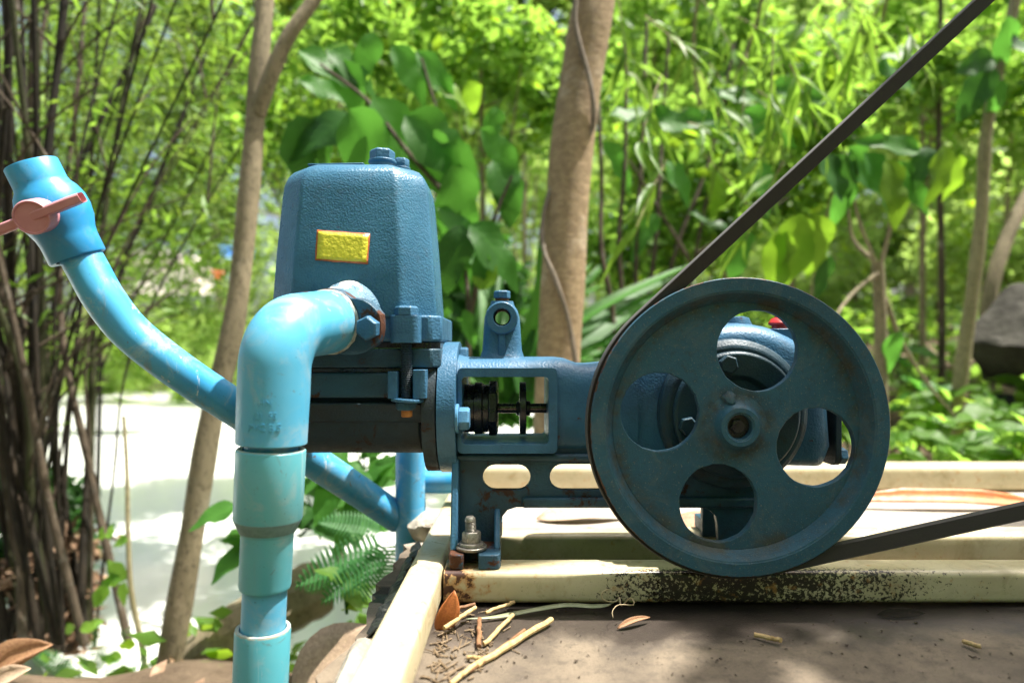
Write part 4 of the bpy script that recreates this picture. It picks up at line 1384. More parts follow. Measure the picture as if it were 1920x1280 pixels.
broad('forked_leaf_sapling', 'forked grey sapling with big hanging leaves to the upper right of the pulley', P(1650, 720, 2.25),
      [[P(1655, 900, 2.25), P(1652, 700, 2.25), P(1648, 560, 2.25), P(1640, 490, 2.25), P(1615, 430, 2.24), P(1600, 370, 2.22), P(1590, 330, 2.2)],
       [P(1640, 490, 2.25), P(1600, 450, 2.3), P(1590, 390, 2.3)],
       [P(1648, 510, 2.25), P(1668, 430, 2.26), P(1690, 340, 2.25), P(1730, 300, 2.2)],
       [P(1648, 510, 2.25), P(1590, 560, 2.2), P(1540, 640, 2.1)],
       [P(1660, 560, 2.26), P(1690, 640, 2.3), P(1740, 720, 2.35), P(1790, 780, 2.4)]],
      [(1545, 285, 2.15, -80, 100, 1.3, 'leafdark'), (1570, 290, 2.15, -60, 90, 1.1, 'leafdark'), (1590, 275, 2.15, -50, 120, 1.0), (1620, 285, 2.12, -55, 130, .9), (1660, 300, 2.1, -75, 130, .85, 'leafyel'),
       (1665, 310, 2.15, -40, 120, .8), (1770, 270, 2.12, -95, 120, .95, 'leafyel'), (1740, 275, 2.15, -115, 90, .9, 'leafdark'), (1725, 285, 2.15, 170, 130, .6), (1600, 330, 2.2, -110, 100, .7),
       (1500, 400, 2.1, -95, 140, 1.15, 'leafyel'), (1530, 400, 2.12, -85, 120, 1.0, 'leafyel'), (1470, 430, 2.1, -100, 130, .9, 'leafyel'), (1800, 290, 2.15, -85, 90, .9, 'leafyel'), (1560, 480, 2.15, -110, 90, .6, 'leafdark'), (1690, 620, 2.2, -110, 110, .6)], seed=8, smat='barkgrey')
broad('glossy_leaf_shrub', 'shrub with pale glossy leaves between tan trunk and drive belt', P(1260, 700, 2.5),
      [[P(1262, 760, 2.5), P(1300, 500, 2.5), P(1340, 330, 2.45), P(1420, 200, 2.4)], [P(1300, 500, 2.5), P(1240, 400, 2.45), P(1180, 300, 2.4)], [P(1300, 480, 2.5), P(1400, 420, 2.45), P(1480, 370, 2.4)]],
      [(1140, 215, 2.3, 5, 120, .8), (1210, 225, 2.3, -10, 130, .8), (1300, 215, 2.3, -20, 120, .8), (1330, 180, 2.3, 10, 140, .7), (1390, 210, 2.3, -30, 120, .8), (1130, 265, 2.3, -45, 120, .6), (1250, 300, 2.3, -60, 100, .8),
       (1420, 300, 2.35, -70, 110, .9), (1350, 320, 2.35, -95, 90, .9, 'leafyel'), (1290, 400, 2.4, -20, 120, .6, 'leafdark'), (1230, 400, 2.4, -120, 100, .7), (1380, 420, 2.4, -85, 110, 1.0), (1440, 160, 2.4, -15, 130, .7)], seed=12)
broad('round_leaf_sapling', 'dark round leaves on a pale stem at the upper right edge', P(1800, 760, 2.5),
      [[P(1795, 900, 2.5), P(1803, 700, 2.5), P(1830, 480, 2.5), P(1845, 300, 2.5), P(1868, 160, 2.5), P(1890, 60, 2.5), P(1930, -120, 2.5)]],
      [(1868, 130, 2.4, -130, 100, 1.2, 'leafdark'), (1862, 110, 2.42, -165, 90, 1.0, 'leafdark'), (1900, 90, 2.4, 15, 110, 1.1, 'leafdark'), (1880, 150, 2.42, -95, 70, .9), (1640, 130, 2.35, 0, 110, .9), (1650, 110, 2.35, 10, 90, .8), (1890, 30, 2.42, -80, 110, .7)], seed=15, smat='barkpale')
# thicken the pale upright stem
pst = [o for o in bpy.data.objects['round_leaf_sapling'].children if o.name.startswith('stem')][0]
bpy.data.objects.remove(pst)
rl = bpy.data.objects['round_leaf_sapling']
q = bez([P(1790, 900, 2.5), P(1800, 720, 2.5), P(1822, 560, 2.5), P(1840, 400, 2.5), P(1848, 260, 2.5), P(1868, 150, 2.5), P(1890, 60, 2.5), P(1930, -120, 2.5)], 30)
m = MB(); m.tube(q, [(.026 - .010 * i / len(q)) * (1.12 if i % 5 == 0 else 1) for i in range(len(q))], 14)
m.build('stem', 'barkpale', rl)
fs_ = [o for o in bpy.data.objects['forked_leaf_sapling'].children if o.name.startswith('stem')]
lf_ = bpy.data.objects['forked_leaf_sapling']
q = bez([P(1655, 900, 2.26), P(1652, 700, 2.26), P(1650, 580, 2.26), P(1645, 490, 2.26)], 14)
m = MB(); m.tube(q, [.021 - .002 * i / len(q) for i in range(len(q))], 12, jitter=.04)
m.build('trunk', 'barkgrey', lf_)

def pole(name, label, pts, r0, r1, mat, cat='sapling', group=None):
    q = bez(pts, 20)
    o = MB()
    o.tube(q, [r0 + (r1 - r0) * i / len(q) for i in range(len(q))], 10, jitter=.05)
    ob = o.build(name, mat)
    return prop(ob, label, cat, group)
pole('leaning_stem', 'grey stem leaning right behind the boulder', [P(1850, 640, 2.9), P(1858, 540, 2.9), P(1890, 440, 2.95), P(1925, 370, 3.0), P(1990, 250, 3.1)], .034, .026, 'barkgrey')
pole('brown_stem', 'thin reddish brown upright stem between the two right saplings', [P(1765, 800, 3.2), P(1766, 600, 3.2), P(1764, 420, 3.2), P(1760, 250, 3.2), P(1765, -60, 3.3)], .018, .012, 'twig')
rnd = random.Random(31)
for i, (x0, x1, y1) in enumerate(((1150, 1128, 330), (1168, 1172, 300), (1190, 1205, 260), (1212, 1240, 280), (1235, 1330, 300))):
    pole('thin_sapling', ('slim dark stem just right of the tan trunk', 'second slim dark stem from the tan trunk', 'third slim dark stem from the tan trunk', 'fourth slim dark stem from the tan trunk, slightly leaning', 'slim brown stem leaning right towards the belt')[i],
         [P(x0 - 5, 760, 2.2 + .1 * i), P(x0, 600, 2.2 + .1 * i), P((x0 + x1) / 2 + rnd.uniform(-12, 12), (600 + y1) / 2, 2.2 + .1 * i), P(x1, y1, 2.25 + .1 * i), P(x1 + (x1 - x0) * .5, y1 - 220, 2.3 + .1 * i)], .0105, .006, 'twig', group='slim stems beside the tan trunk')
ws = thing('water_side_sapling', P(268, 1260, 1.75), 'thin bent sapling with a few small leaves standing before the bright pond', 'sapling')
q = bez([P(276, 1290, 1.75), P(266, 1210, 1.75), P(246, 1110, 1.75), P(240, 1000, 1.76), P(238, 880, 1.78), P(232, 780, 1.8)], 20)
m = MB(); m.tube(q, [.0085 - .004 * i / len(q) for i in range(len(q))], 8)
m.build('stem', 'barkpale', ws)
for (x, y, a, L) in ((240, 1010, 200, 30), (238, 1015, 160, 26), (205, 1010, 100, 26), (190, 1012, 85, 24), (238, 1085, 150, 55), (215, 1080, 215, 60), (200, 1095, 250, 45), (236, 1090, 260, 45), (228, 1085, 190, 40), (195, 1115, 230, 35), (262, 1205, 30, 30), (255, 1210, 170, 34), (230, 1230, 190, 40), (215, 1240, 150, 30), (150, 1180, 10, 40), (140, 1175, 200, 35)):
    place_leaf(ws, lm('ovate', 'leaf'), P(x, y, 1.75), (math.cos(math.radians(a)), rnd.uniform(-.4, .4), math.sin(math.radians(a))), (rnd.uniform(-.5, .5), -1, .5), L / F * 1.75, 1.1)

# strap-leaved plant behind the pump
sp = thing('strap_leaf_plant', P(960, 800, 2.1), 'plant with long arching strap leaves at the foot of the tan trunk', 'plant')
rnd = random.Random(41)
for i in range(44):
    a = math.radians(rnd.uniform(15, 165))
    p = P(955 + rnd.uniform(-45, 45), 760 + rnd.uniform(-30, 40), 2.1 + rnd.uniform(-.12, .3))
    d = Vector((math.cos(a) * 1.0, rnd.uniform(-.35, .35), math.sin(a)))
    place_leaf(sp, lm('strap', rnd.choice(('leafdark', 'leafbig', 'leafbig'))), p, d, (rnd.uniform(-.3, .3), -.7, .7), rnd.uniform(.45, .85), rnd.uniform(.9, 1.5))
for i in range(9):
    p = P(1110 + rnd.uniform(-10, 60), 640 + rnd.uniform(-20, 60), 2.6)
    a = math.radians(rnd.uniform(15, 50))
    place_leaf(sp, lm('strap', 'leafbig'), p, (math.cos(a), rnd.uniform(-.2, .2), math.sin(a)), (-.4, -.5, .9), rnd.uniform(.5, .9), rnd.uniform(.7, 1.1))

# ---------------------------------------------------------------- feathery bamboo overhanging on the right
fb = thing('feathery_bamboo', (P(1300, 900, 3.0).x, 3.0, -.6), 'feathery narrow bamboo leaves hanging over the upper right of the scene', 'bamboo')
rnd = random.Random(51)
for k, (x0, x1) in enumerate(((1180, 1400), (1330, 1300), (1500, 1640))):
    q = bez([P(x0, 900, 3.0 + .2 * k), P(x0 + 30, 500, 3.0), P(x1, 100, 2.8), P(x1 + 60, -200, 2.4)], 20)
    m = MB(); m.tube(q, [.012 - .006 * i / len(q) for i in range(len(q))], 8)
    m.build('stem', 'barkpale', fb)
sprays = [(1230, 60), (1290, 100), (1330, 20), (1350, 150), (1260, 170), (1400, 60), (1420, 130), (1460, 20), (1470, 90), (1500, 150), (1440, 200), (1540, 60), (1520, 210), (1570, 130), (1600, 30), (1610, 100), (1380, 240), (1310, 260), (1460, 270), (1200, 130), (1640, 60), (1180, 30), (1680, 20), (1720, 80), (1560, 20), (1490, 330), (1270, 330), (1340, 320)]
for (sx, sy) in sprays:
    Y = rnd.uniform(1.75, 2.6)
    p0 = P(sx - 20, sy - 30, Y)
    dd = Vector((rnd.uniform(-.5, 1), rnd.uniform(-.4, .4), rnd.uniform(-1, -.2))).normalized()
    L = rnd.uniform(.15, .28)
    q = [p0 + dd * (L * j / 5) + Vector((0, 0, -.03 * (j / 5) ** 2)) for j in range(6)]
    m = MB(); m.tube(q, [.0022 - .0012 * j / 6 for j in range(6)], 4)
    m.build('twig', 'barkpale', fb)
    for j in range(rnd.randint(8, 11)):
        p = q[rnd.randint(1, 5)]
        a = dd + Vector((rnd.uniform(-1, 1), rnd.uniform(-.7, .7), rnd.uniform(-.8, .7))) * .9
        place_leaf(fb, lm('lance', 'leafbam'), p, a, (rnd.uniform(-.6, .6), -.6, .8), rnd.uniform(.07, .17), rnd.uniform(.8, 1.4))

# ---------------------------------------------------------------- shrubs and trees behind
def shrub(name, label, px, py, Y, rpx, rpy, dY, n, size, mat, seed, cat='tree', nclump=26, aspect=.42, droop=.3, trunk=True, tmat='barkgrey', group=None, th=.02, tight=1.0):
    rnd = random.Random(seed)
    c = P(px, py, Y)
    gx = ground_at(c.x, Y)
    t = thing(name, (c.x, Y, gx), label, cat, group)
    r = (rpx / F * Y, dY, rpy / F * Y)
    cs = clumps(rnd, nclump, c, r)
    sp = [(r[0] * rnd.uniform(.16, .34) * tight, dY * .3, r[2] * rnd.uniform(.14, .32) * tight) for _ in cs]
    cloud('crown', mat, cs, sp, n, size, t, seed, aspect, droop)
    if trunk:
        top = c + Vector((0, 0, r[2] * .5))
        q = bez([Vector((c.x, Y, gx - .06)), Vector((c.x + rnd.uniform(-.05, .05) * Y / 3, Y, gx + (top.z - gx) * .5)), top], 12)
        m = MB(); m.tube(q, [th * (1 - .6 * i / len(q)) for i in range(len(q))], 8, jitter=.05)
        m.build('trunk', tmat, t)
        for k in range(7):
            b = q[rnd.randrange(4, len(q) - 1)]
            e = Vector(rnd.choice(cs))
            qq = bez([b, b.lerp(e, .5) + Vector((0, 0, .05)), e], 6)
            m = MB(); m.tube(qq, [th * .4 * (1 - .7 * i / len(qq)) for i in range(len(qq))], 5)
            m.build('limb', tmat, t)
    return t
# middle distance
shrub('leafy_shrub', 'leafy green shrub filling the space behind the blue pump cover', 640, 200, 3.2, 210, 230, .6, 5200, (.04, .10), 'leaf', 101)
shrub('leafy_shrub', 'leafy green shrub rising just left of the tan trunk', 900, 110, 3.0, 170, 200, .5, 4200, (.04, .11), 'leaf', 102)
shrub('leafy_shrub', 'bright green shrub just right of the tan trunk', 1240, 330, 3.2, 170, 250, .5, 5200, (.05, .12), 'leaf', 103)
shrub('leafy_shrub', 'bright green shrub behind the upper strand of the belt', 1470, 250, 3.4, 190, 270, .6, 6000, (.05, .12), 'leaf', 104)
shrub('leafy_shrub', 'bright shrub at the top right behind the belt end', 1730, 150, 3.6, 210, 190, .6, 5000, (.05, .12), 'leaf', 105)
shrub('leafy_shrub', 'loose green shrub at the right edge above the boulder', 1900, 330, 4.0, 160, 240, .6, 4200, (.05, .12), 'leaffar', 106)
shrub('leafy_shrub', 'low dark shrub behind the pump between cover and trunk', 900, 560, 2.6, 120, 130, .3, 2600, (.05, .12), 'leafdark', 107, trunk=False)
shrub('bamboo_thicket', 'shaded fine bamboo foliage between the clump and slender trunk', 300, 220, 3.2, 210, 270, .6, 11500, (.025, .07), 'leafshade', 108, cat='bamboo', aspect=.28, trunk=False, nclump=70, tight=.55)
shrub('bamboo_thicket', 'dark bamboo foliage in the top left corner', 90, 140, 3.4, 190, 190, .6, 5200, (.025, .07), 'leafshade', 109, tight=.6, nclump=50, cat='bamboo', aspect=.25, tmat='barkdark')
shrub('bamboo_thicket', 'feathery bamboo foliage hanging over the pond beside the slender trunk', 320, 500, 3.0, 150, 170, .4, 4200, (.025, .065), 'leafbam', 110, cat='bamboo', aspect=.22, trunk=False)
shrub('dense_tree', 'dense dull green tree at the top between slender trunk and pump cover', 560, 60, 4.6, 210, 230, .7, 9000, (.05, .12), 'leafdim', 111)
shrub('dense_tree', 'dense dull green tree behind the top of the broad leaf sapling', 800, 120, 4.8, 190, 240, .7, 9000, (.05, .12), 'leafdim', 112)
shrub('dense_tree', 'dull green tree crown left of the tan trunk top', 980, 40, 4.4, 120, 200, .6, 5000, (.05, .12), 'leafdim', 113)
shrub('bamboo_thicket', 'dull bamboo foliage behind the dark bamboo stems', 180, 160, 4.6, 280, 230, .8, 3800, (.04, .10), 'leafdim', 114, tight=.6, nclump=60, cat='bamboo', aspect=.28, tmat='barkdark')
shrub('dense_tree', 'bright fresh green tree at the top right of the tan trunk', 1230, 90, 5.2, 190, 240, .8, 9000, (.06, .15), 'leaf', 115)
shrub('dense_tree', 'bright fresh green tree behind the middle of the belt', 1460, 120, 5.6, 200, 250, .8, 10000, (.06, .15), 'leaffar', 116)
shrub('dense_tree', 'bright pale green tree in the top right corner', 1760, 150, 6.0, 240, 260, .8, 11000, (.06, .16), 'leaffar', 117)
shrub('dense_tree', 'pale green low tree behind the forked sapling trunk', 1620, 480, 6.0, 230, 130, .8, 6000, (.06, .15), 'leaffar', 118, th=.03)
shrub('bank_thicket', 'dark tangled growth at the foot of the bamboo clump in the lower left', 30, 1040, 2.25, 130, 190, .25, 3600, (.03, .09), 'leafdark', 119, cat='shrub', trunk=False, nclump=34, tight=.8)
shrub('bank_thicket', 'brown dead bamboo leaves caught among the lower bamboo stems', 90, 1120, 2.0, 90, 110, .2, 1500, (.03, .10), 'litter', 120, cat='shrub', trunk=False, nclump=24, aspect=.22)
# across the pond and up the slope
far = [(-150, 330, 8.5, 260, 330), (160, 300, 9.5, 260, 330), (420, 330, 10.0, 230, 340), (640, 360, 9.0, 240, 330), (860, 330, 9.5, 240, 350), (1080, 330, 10.5, 230, 360), (1290, 350, 9.0, 240, 340), (1500, 330, 8.5, 230, 350), (1710, 330, 8.0, 240, 350), (1930, 330, 8.5, 250, 350), (2120, 350, 9.5, 250, 350)]
where = ['at the far left beyond the bamboo clump', 'behind the bamboo clump across the pond', 'across the pond behind the slender trunk', 'across the pond behind the pump cover', 'across the pond left of the tan trunk', 'across the pond right behind the tan trunk', 'in the back right of the tan trunk', 'in the back behind the belt', 'in the back above the forked sapling', 'in the back above the boulder', 'in the back beyond the right edge']
for i, (x, y, Y, rx_, ry_) in enumerate(far):
    shrub('background_tree', 'sunlit blurred tree ' + where[i], x, y, Y * 1.95, rx_, ry_, 2.6, 4200 if i > 2 else 2600, (.18, .46), 'leaffar', 200 + i, group='blurred trees in the back', nclump=34, th=.14)
rnd = random.Random(66)
bushes = [(-40, 'at the far left'), (90, 'behind the thickest bamboo stems'), (200, 'right of the thickest bamboo stems'), (310, 'between bamboo and slender trunk'), (420, 'just right of the slender trunk'), (540, 'behind the elbow of the front pipe'), (680, 'behind the pump cylinder'), (830, 'behind the strap leaved plant')]
for i, (x, w_) in enumerate(bushes):
    shrub('bank_bush', 'low sunlit bush on the far pond bank ' + w_, x, 660 + rnd.uniform(-15, 25), 11.5 + rnd.uniform(-.6, 2), 95, 85, .7, 2200, (.09, .24), 'leaffar', 800 + i, cat='bush', group='bushes on the far pond bank', trunk=False, nclump=20)
# the wood behind them: one mass
rnd = random.Random(77)
cs = [(rnd.uniform(-46, 46), rnd.uniform(34, 46), rnd.uniform(-1, 27) * (1 - .3 * rnd.random())) for _ in range(240)]
cs = [c for c in cs if not (c[0] < -6 and c[2] > 7 and rnd.random() < .8)]
o = cloud('distant_wood', 'leaffar', cs, (3.2, 2.4, 2.0), 30000, (.4, 1.1), None, 300, .55, .2)
prop(o, 'distant sunlit wood beyond the pond', 'wood', None, 'stuff')

# ---------------------------------------------------------------- undergrowth, ferns, weeds
def scatter_ground(name, mat, label, cat, n, xr, yr, size, seed, h=(.02, .25), keep=None, aspect=.5):
    g = np.random.default_rng(seed)
    x = g.uniform(*xr, n * 3); y = g.uniform(*yr, n * 3)
    ok = np.ones(len(x), bool)
    if keep is not None: ok &= keep(x, y)
    ok &= ~((x > -.20) & (x < 1.95) & (y < 1.66))
    x, y = x[ok][:n], y[ok][:n]
    z = gz(x, y)
    okw = z > WZ + .02
    x, y, z = x[okw], y[okw], z[okw]
    c = np.stack([x, y, z + g.uniform(*h, len(x))], 1)
    n2 = len(x)
    o = cloud(name, mat, c, (.03, .03, .02), n2, size, None, seed, aspect, -.05, .9)
    return prop(o, label, cat, None, 'stuff')
right = lambda x, y: (x > .12 * y - .05)
scatter_ground('undergrowth', 'leaf', 'sunlit low green undergrowth on the slope behind the far rail', 'undergrowth', 9000, (.2, 6), (1.7, 7.5), (.04, .13), 401, (.0, .30), right, .55)
scatter_ground('leaf_litter', 'litter', 'pale dry leaf litter on the bank', 'leaf litter', 6500, (-3, 6), (.9, 7.5), (.02, .065), 402, (.0, .02), None, .5)
scatter_ground('undergrowth', 'leaf', 'low green plants along the pond edge', 'undergrowth', 1600, (-2.6, .4), (1.5, 2.1), (.03, .09), 403, (.0, .14), None, .55)
def weed(name, label, px, py, Y, seed, n=9, L=60, mat='leaf', kind='ovate', cat='plant', group=None, hpx=70):
    rnd = random.Random(seed)
    p = P(px, py, Y)
    t = thing(name, p, label, cat, group)
    tips = []
    for s in range(2):
        e = p + Vector((rnd.uniform(-.5, .5), rnd.uniform(-.3, .3), 1)) * (hpx / F * Y)
        q = bez([p, p.lerp(e, .5) + Vector((rnd.uniform(-.01, .01), 0, 0)), e], 6)
        m = MB(); m.tube(q, [.0030 - .0015 * i / len(q) for i in range(len(q))], 5)
        m.build('stem', 'leafdark', t)
        tips += q[1:]
    for k in range(n):
        b = rnd.choice(tips)
        d = Vector((rnd.uniform(-1, 1), rnd.uniform(-.9, .5), rnd.uniform(-.5, .6)))
        place_leaf(t, lm(kind, mat), b, d, (rnd.uniform(-.3, .3), -.55, 1), L / F * Y * rnd.uniform(.6, 1.2), rnd.uniform(.8, 1.2))
    return t
weeds = [(1700, 870, 2.0), (1745, 850, 2.2), (1800, 880, 1.9), (1850, 850, 2.1), (1905, 870, 1.95), (1760, 800, 2.5), (1870, 800, 2.4), (1720, 780, 2.8), (1925, 780, 2.6), (1590, 850, 2.1), (1690, 720, 3.2), (1120, 720, 2.5), (1180, 700, 2.8), (1215, 640, 2.6)]
desc = ['weed just right of the pulley rim', 'weed second from the pulley rim above the far rail', 'leafy weed over the middle of the right far rail', 'leafy weed below the boulder', 'leafy weed at the right edge above the far rail', 'weed growing at the foot of the pale upright stem', 'weed right under the dark boulder', 'small weed behind the forked sapling trunk', 'weed at the right edge beside the boulder', 'weed seen through the right hole of the pulley', 'distant weed by the sunlit leaf litter', 'weed at the foot of the tan trunk', 'weed between the slim dark stems', 'weed behind the slim dark stems by the belt']
for i, (x, y, Y) in enumerate(weeds):
    weed('weed', 'bright green ' + desc[i], x, y, Y, 500 + i, 12, 62, rnd.choice(('leaf', 'leafbig', 'leaf')), 'ovate', 'weed', 'green weeds behind the frame', 60)
weed('pond_side_weed', 'broad leaved weed under the pump cylinder behind the slanting pipe', 690, 1000, 1.45, 601, 16, 110, 'leafbig', 'ovate', 'weed', None, 130)
weed('pond_side_weed', 'small bright weed under the ferns beside the slab', 650, 1150, 1.25, 602, 9, 70, 'leaf', 'ovate', 'weed', None, 60)
weed('pond_side_weed', 'leafy weed just behind the stepped downpipe', 480, 1060, 1.45, 603, 12, 75, 'leafbig', 'ovate', 'weed', None, 110)
weed('pond_side_weed', 'green weed low between downpipe and slanting pipe', 600, 1010, 1.6, 604, 14, 90, 'leafdark', 'ovate', 'weed', None, 120)
weed('pond_side_weed', 'weed in the gap right of the rear upright pipe', 690, 910, 1.7, 605, 12, 100, 'leafbig', 'ovate', 'weed', None, 100)

def frond_mesh(n=17):
    """fern frond of unit length along +Y: a stalk with narrow leaflets in two rows"""
    vs, fs = [], []
    for i in range(n):
        t = (i + 1) / n
        y = .12 + .86 * t
        z = -.30 * t * t
        L = .20 * (math.sin(math.pi * min(1, .12 + .86 * t)) ** .7) + .012
        for s in (-1, 1):
            b = len(vs)
            w = .016
            vs += [(0, y - w, z), (s * L * .55, y + .02 - w * 1.05, z + .012), (s * L, y + .05, z - .02), (s * L * .55, y + .02 + w * 1.05, z + .012), (0, y + w, z)]
            fs += [(b, b + 1, b + 3, b + 4), (b + 1, b + 2, b + 3)]
    b = len(vs)
    for i in range(8):
        t = i / 7
        vs += [(-.006 * (1 - t * .8), t, -.30 * max(0, (t - .12) / .88) ** 2 - .001), (.006 * (1 - t * .8), t, -.30 * max(0, (t - .12) / .88) ** 2 - .001)]
    for i in range(7):
        fs.append((b + 2 * i, b + 2 * i + 1, b + 2 * i + 3, b + 2 * i + 2))
    me = bpy.data.meshes.new('fern_frond')
    me.from_pydata(vs, [], fs)
    me.materials.append(M['leaffern'])
    return me
FR = frond_mesh()
fern = thing('fern', P(720, 1010, 1.28), 'pale green fern beside the slanting pipe and rear upright pipe', 'fern')
for (x, y, a, L, Y) in ((740, 1010, 195, 200, 1.28), (735, 1005, 235, 150, 1.22), (730, 1000, 160, 130, 1.30), (745, 1030, 205, 170, 1.22), (720, 1000, 120, 90, 1.35), (745, 1000, 260, 140, 1.25), (700, 1060, 190, 130, 1.3)):
    place_leaf(fern, FR, P(x, y, Y), (math.cos(math.radians(a)), -.15, math.sin(math.radians(a))), (.1, -.8, .75), L / F * Y, 1.1, 'frond')
fern2 = thing('fern', P(170, 1270, 1.6), 'dark fern at the foot of the bamboo clump', 'fern')
for (x, y, a, L) in ((170, 1265, 60, 110), (180, 1262, 20, 120), (190, 1268, 95, 90), (150, 1270, 140, 100), (200, 1275, 5, 90)):
    place_leaf(fern2, FR, P(x, y, 1.6), (math.cos(math.radians(a)), -.2, math.sin(math.radians(a))), (0, -.7, .8), L / F * 1.6, 1.0, 'frond')

# ---------------------------------------------------------------- boulder, log, dry leaves on the bank
chunk('boulder', 1938, 645, 2.7, .35, 'rock', 'large dark grey boulder at the right edge', 'boulder', 14, sq=(.85, .8, .72), sub=4)
chunk('boulder', 1900, 775, 2.75, .24, 'rock', 'low flat stone under the large boulder', 'stone', 15, sq=(1.2, .7, .35), sub=4)
pole('fallen_log', 'mossy fallen log lying on the bank behind the downpipe', [P(350, 1255, 1.62), P(420, 1205, 1.62), P(500, 1150, 1.66), P(600, 1100, 1.75)], .06, .075, 'barkgrey', 'log')
def dry(name, label, p, d, nr, size, width, mat, kind='ovate', curl=0.0, cat='dry leaf', group=None):
    """curled dry leaf, its own mesh"""
    n = 9
    vs, fs = [], []
    rr = random.Random(str(label))
    for i in range(n + 1):
        t = i / n
        w = width * (math.sin(math.pi * min(1, t ** .8)) ** .8 if 0 < t < 1 else .01) * .5 + .004
        for k in (-1, -.6, -.2, .2, .6, 1):
            a = k * curl
            x = w * (math.sin(a) / curl if curl > .01 else k)
            z = w * ((1 - math.cos(a)) / curl if curl > .01 else 0) + .05 * math.sin(3.1 * t) + rr.uniform(-.006, .006)
            vs.append((x, t, z))
    for i in range(n):
        for k in range(5):
            a = i * 6 + k
            fs.append((a, a + 1, a + 7, a + 6))
    me = bpy.data.meshes.new(name)
    me.from_pydata(vs, [], fs); me.shade_smooth(); me.materials.append(M[mat])
    o = place_leaf(None, me, p, d, nr, size, 1.0, name)
    s = o.modifiers.new('thick', 'SOLIDIFY'); s.thickness = .006
    return prop(o, label, cat, group)
def deck(px, py, lift=0.003):
    Y = -(ZT + lift) * F / (py - CY)
    return P(px, py, Y)
dry('dry_leaf', 'large curled brown dry leaf in the bottom left corner', P(-40, 1300, 1.1), (.75, .1, .50), (-.5, -.5, .6), .135, .75, 'dryleaf', curl=1.5)
dry('dry_leaf', 'pale folded dry leaf in front of the corner leaf', P(-25, 1290, 1.05), (.85, -.1, .40), (.2, -.6, .7), .085, .45, 'dryleafpale', curl=.9)
dry('dry_leaf', 'big pale dry leaf lying on the bank under the ferns', P(545, 1330, .98), (.86, .12, .50), (-.25, -.62, .55), .19, .80, 'dryleafpale', curl=.5)
dry('dry_leaf', 'long orange dry leaf on the slab behind the lower belt', deck(1985, 950, .004), (-1, .03, .02), (0, -.6, .7), .42, .075, 'dryleaforange', curl=.8)
dry('dry_leaf', 'pale dry leaf under the pump base between the feet', deck(1005, 972, .005), (1, .1, .02), (0, -.4, .9), .16, .30, 'dryleafpale', curl=.6)
dry('dry_leaf', 'brown curled dry leaf seen through the lower pulley hole', deck(1250, 985, .004), (1, .1, 0), (0, -.5, .9), .12, .35, 'dryleaf', curl=.5)
dry('dry_leaf', 'brown dry leaf wedged in the corner of front rail and side beam', P(822, 1185, .68), (.35, .05, .9), (.5, -.8, .2), .045, .6, 'dryleaforange', curl=.7)
dry('dry_leaf', 'curled brown leaf scrap on the damp slab below the pulley', deck(1157, 1178, .002), (.9, .45, .10), (-.2, -.5, .8), .042, .24, 'dryleaf', curl=1.6)
dry('dry_leaf', 'narrow dark dry leaf lying along the front rail on the right', deck(1645, 1152, .003), (1, .02, .02), (0, -.7, .7), .052, .22, 'barkdark', curl=.6)  # shade beside the rail put into its dark colour

# ---------------------------------------------------------------- sticks and scraps on the slab
def stick(label, a, b, r, mat='stick', lift=.004, knots=0, name='stick', cat='stick', group='dry sticks on the slab'):
    A, B = deck(*a, lift), deck(*b, lift + .002)
    n = 10
    rr = random.Random(label)
    pts = [A.lerp(B, i / n) + Vector((rr.uniform(-.0008, .0008), rr.uniform(-.0008, .0008), 0)) for i in range(n + 1)]
    m = MB(); m.tube(pts, [r * (1.15 if knots and i % knots == 0 else 1) for i in range(n + 1)], 9, jitter=.08)
    return prop(m.build(name, mat), label, cat, group)
stick('longest straw coloured stick lying across the slab corner', (845, 1282), (893, 1243), .0022, 'stick')
stick('thick pale straw stick pointing up to the right on the slab', (893, 1247), (1034, 1161), .0030, 'stick', knots=4)
stick('thin dark split stick lying along the thick pale straw', (880, 1258), (985, 1180), .0016, 'stickbrown')
stick('short pale straw with a swollen end on the damp slab', (908, 1207), (962, 1152), .0022, 'stick')
stick('short reddish brown stick standing nearest the side beam debris', (897, 1212), (899, 1160), .0024, 'stickbrown')
stick('pale straw lying against the brown wedged leaf', (832, 1177), (892, 1138), .0022, 'stick', lift=.010)
stick('thin brown stick above the pale straw by the front rail', (848, 1142), (892, 1132), .0018, 'stickbrown', lift=.012)
stick('brown stick poking out under the front rail', (910, 1148), (965, 1128), .0020, 'stick', lift=.006)
stick('short pale twig lying alone right of centre on the slab', (1415, 1189), (1463, 1199), .0022, 'stick', knots=5)
stick('short twig at the right of the slab', (1806, 1202), (1838, 1211), .0022, 'stick')
stick('flat pale straw scrap beside the dark split stick', (875, 1231), (900, 1233), .0018, 'stick')
def ribbon(label, pts, w, mat, name, cat, up=(0, -.3, 1)):
    q = bez(pts, 60)
    m = MB()
    rows = []
    n = len(q)
    for i, p in enumerate(q):
        t = (q[min(i + 1, n - 1)] - q[max(i - 1, 0)]).normalized()
        s = t.cross(Vector(up)).normalized()
        ww = w * min(1, 4 * i / n + .1, 4 * (1 - i / n) + .1)
        rows.append([p + s * ww, p, p - s * ww])
    m.loft(rows, caps=(False, False), closed=False)
    o = m.build(name, mat)
    sd = o.modifiers.new('thick', 'SOLIDIFY'); sd.thickness = .0004
    return prop(o, label, cat)
ribbon('long flat grey green grass blade lying under the front rail', [deck(873, 1160, .006), deck(930, 1156, .004), deck(1000, 1143, .006), deck(1060, 1134, .010), deck(1110, 1136, .008), deck(1140, 1134, .012), deck(1155, 1127, .02)], .0032, simple('dull_grass_blade', (.26, .28, .17), (.20, .22, .12), 80, .5), 'grass_blade', 'grass blade')
c0 = P(1145, 1115, .735)
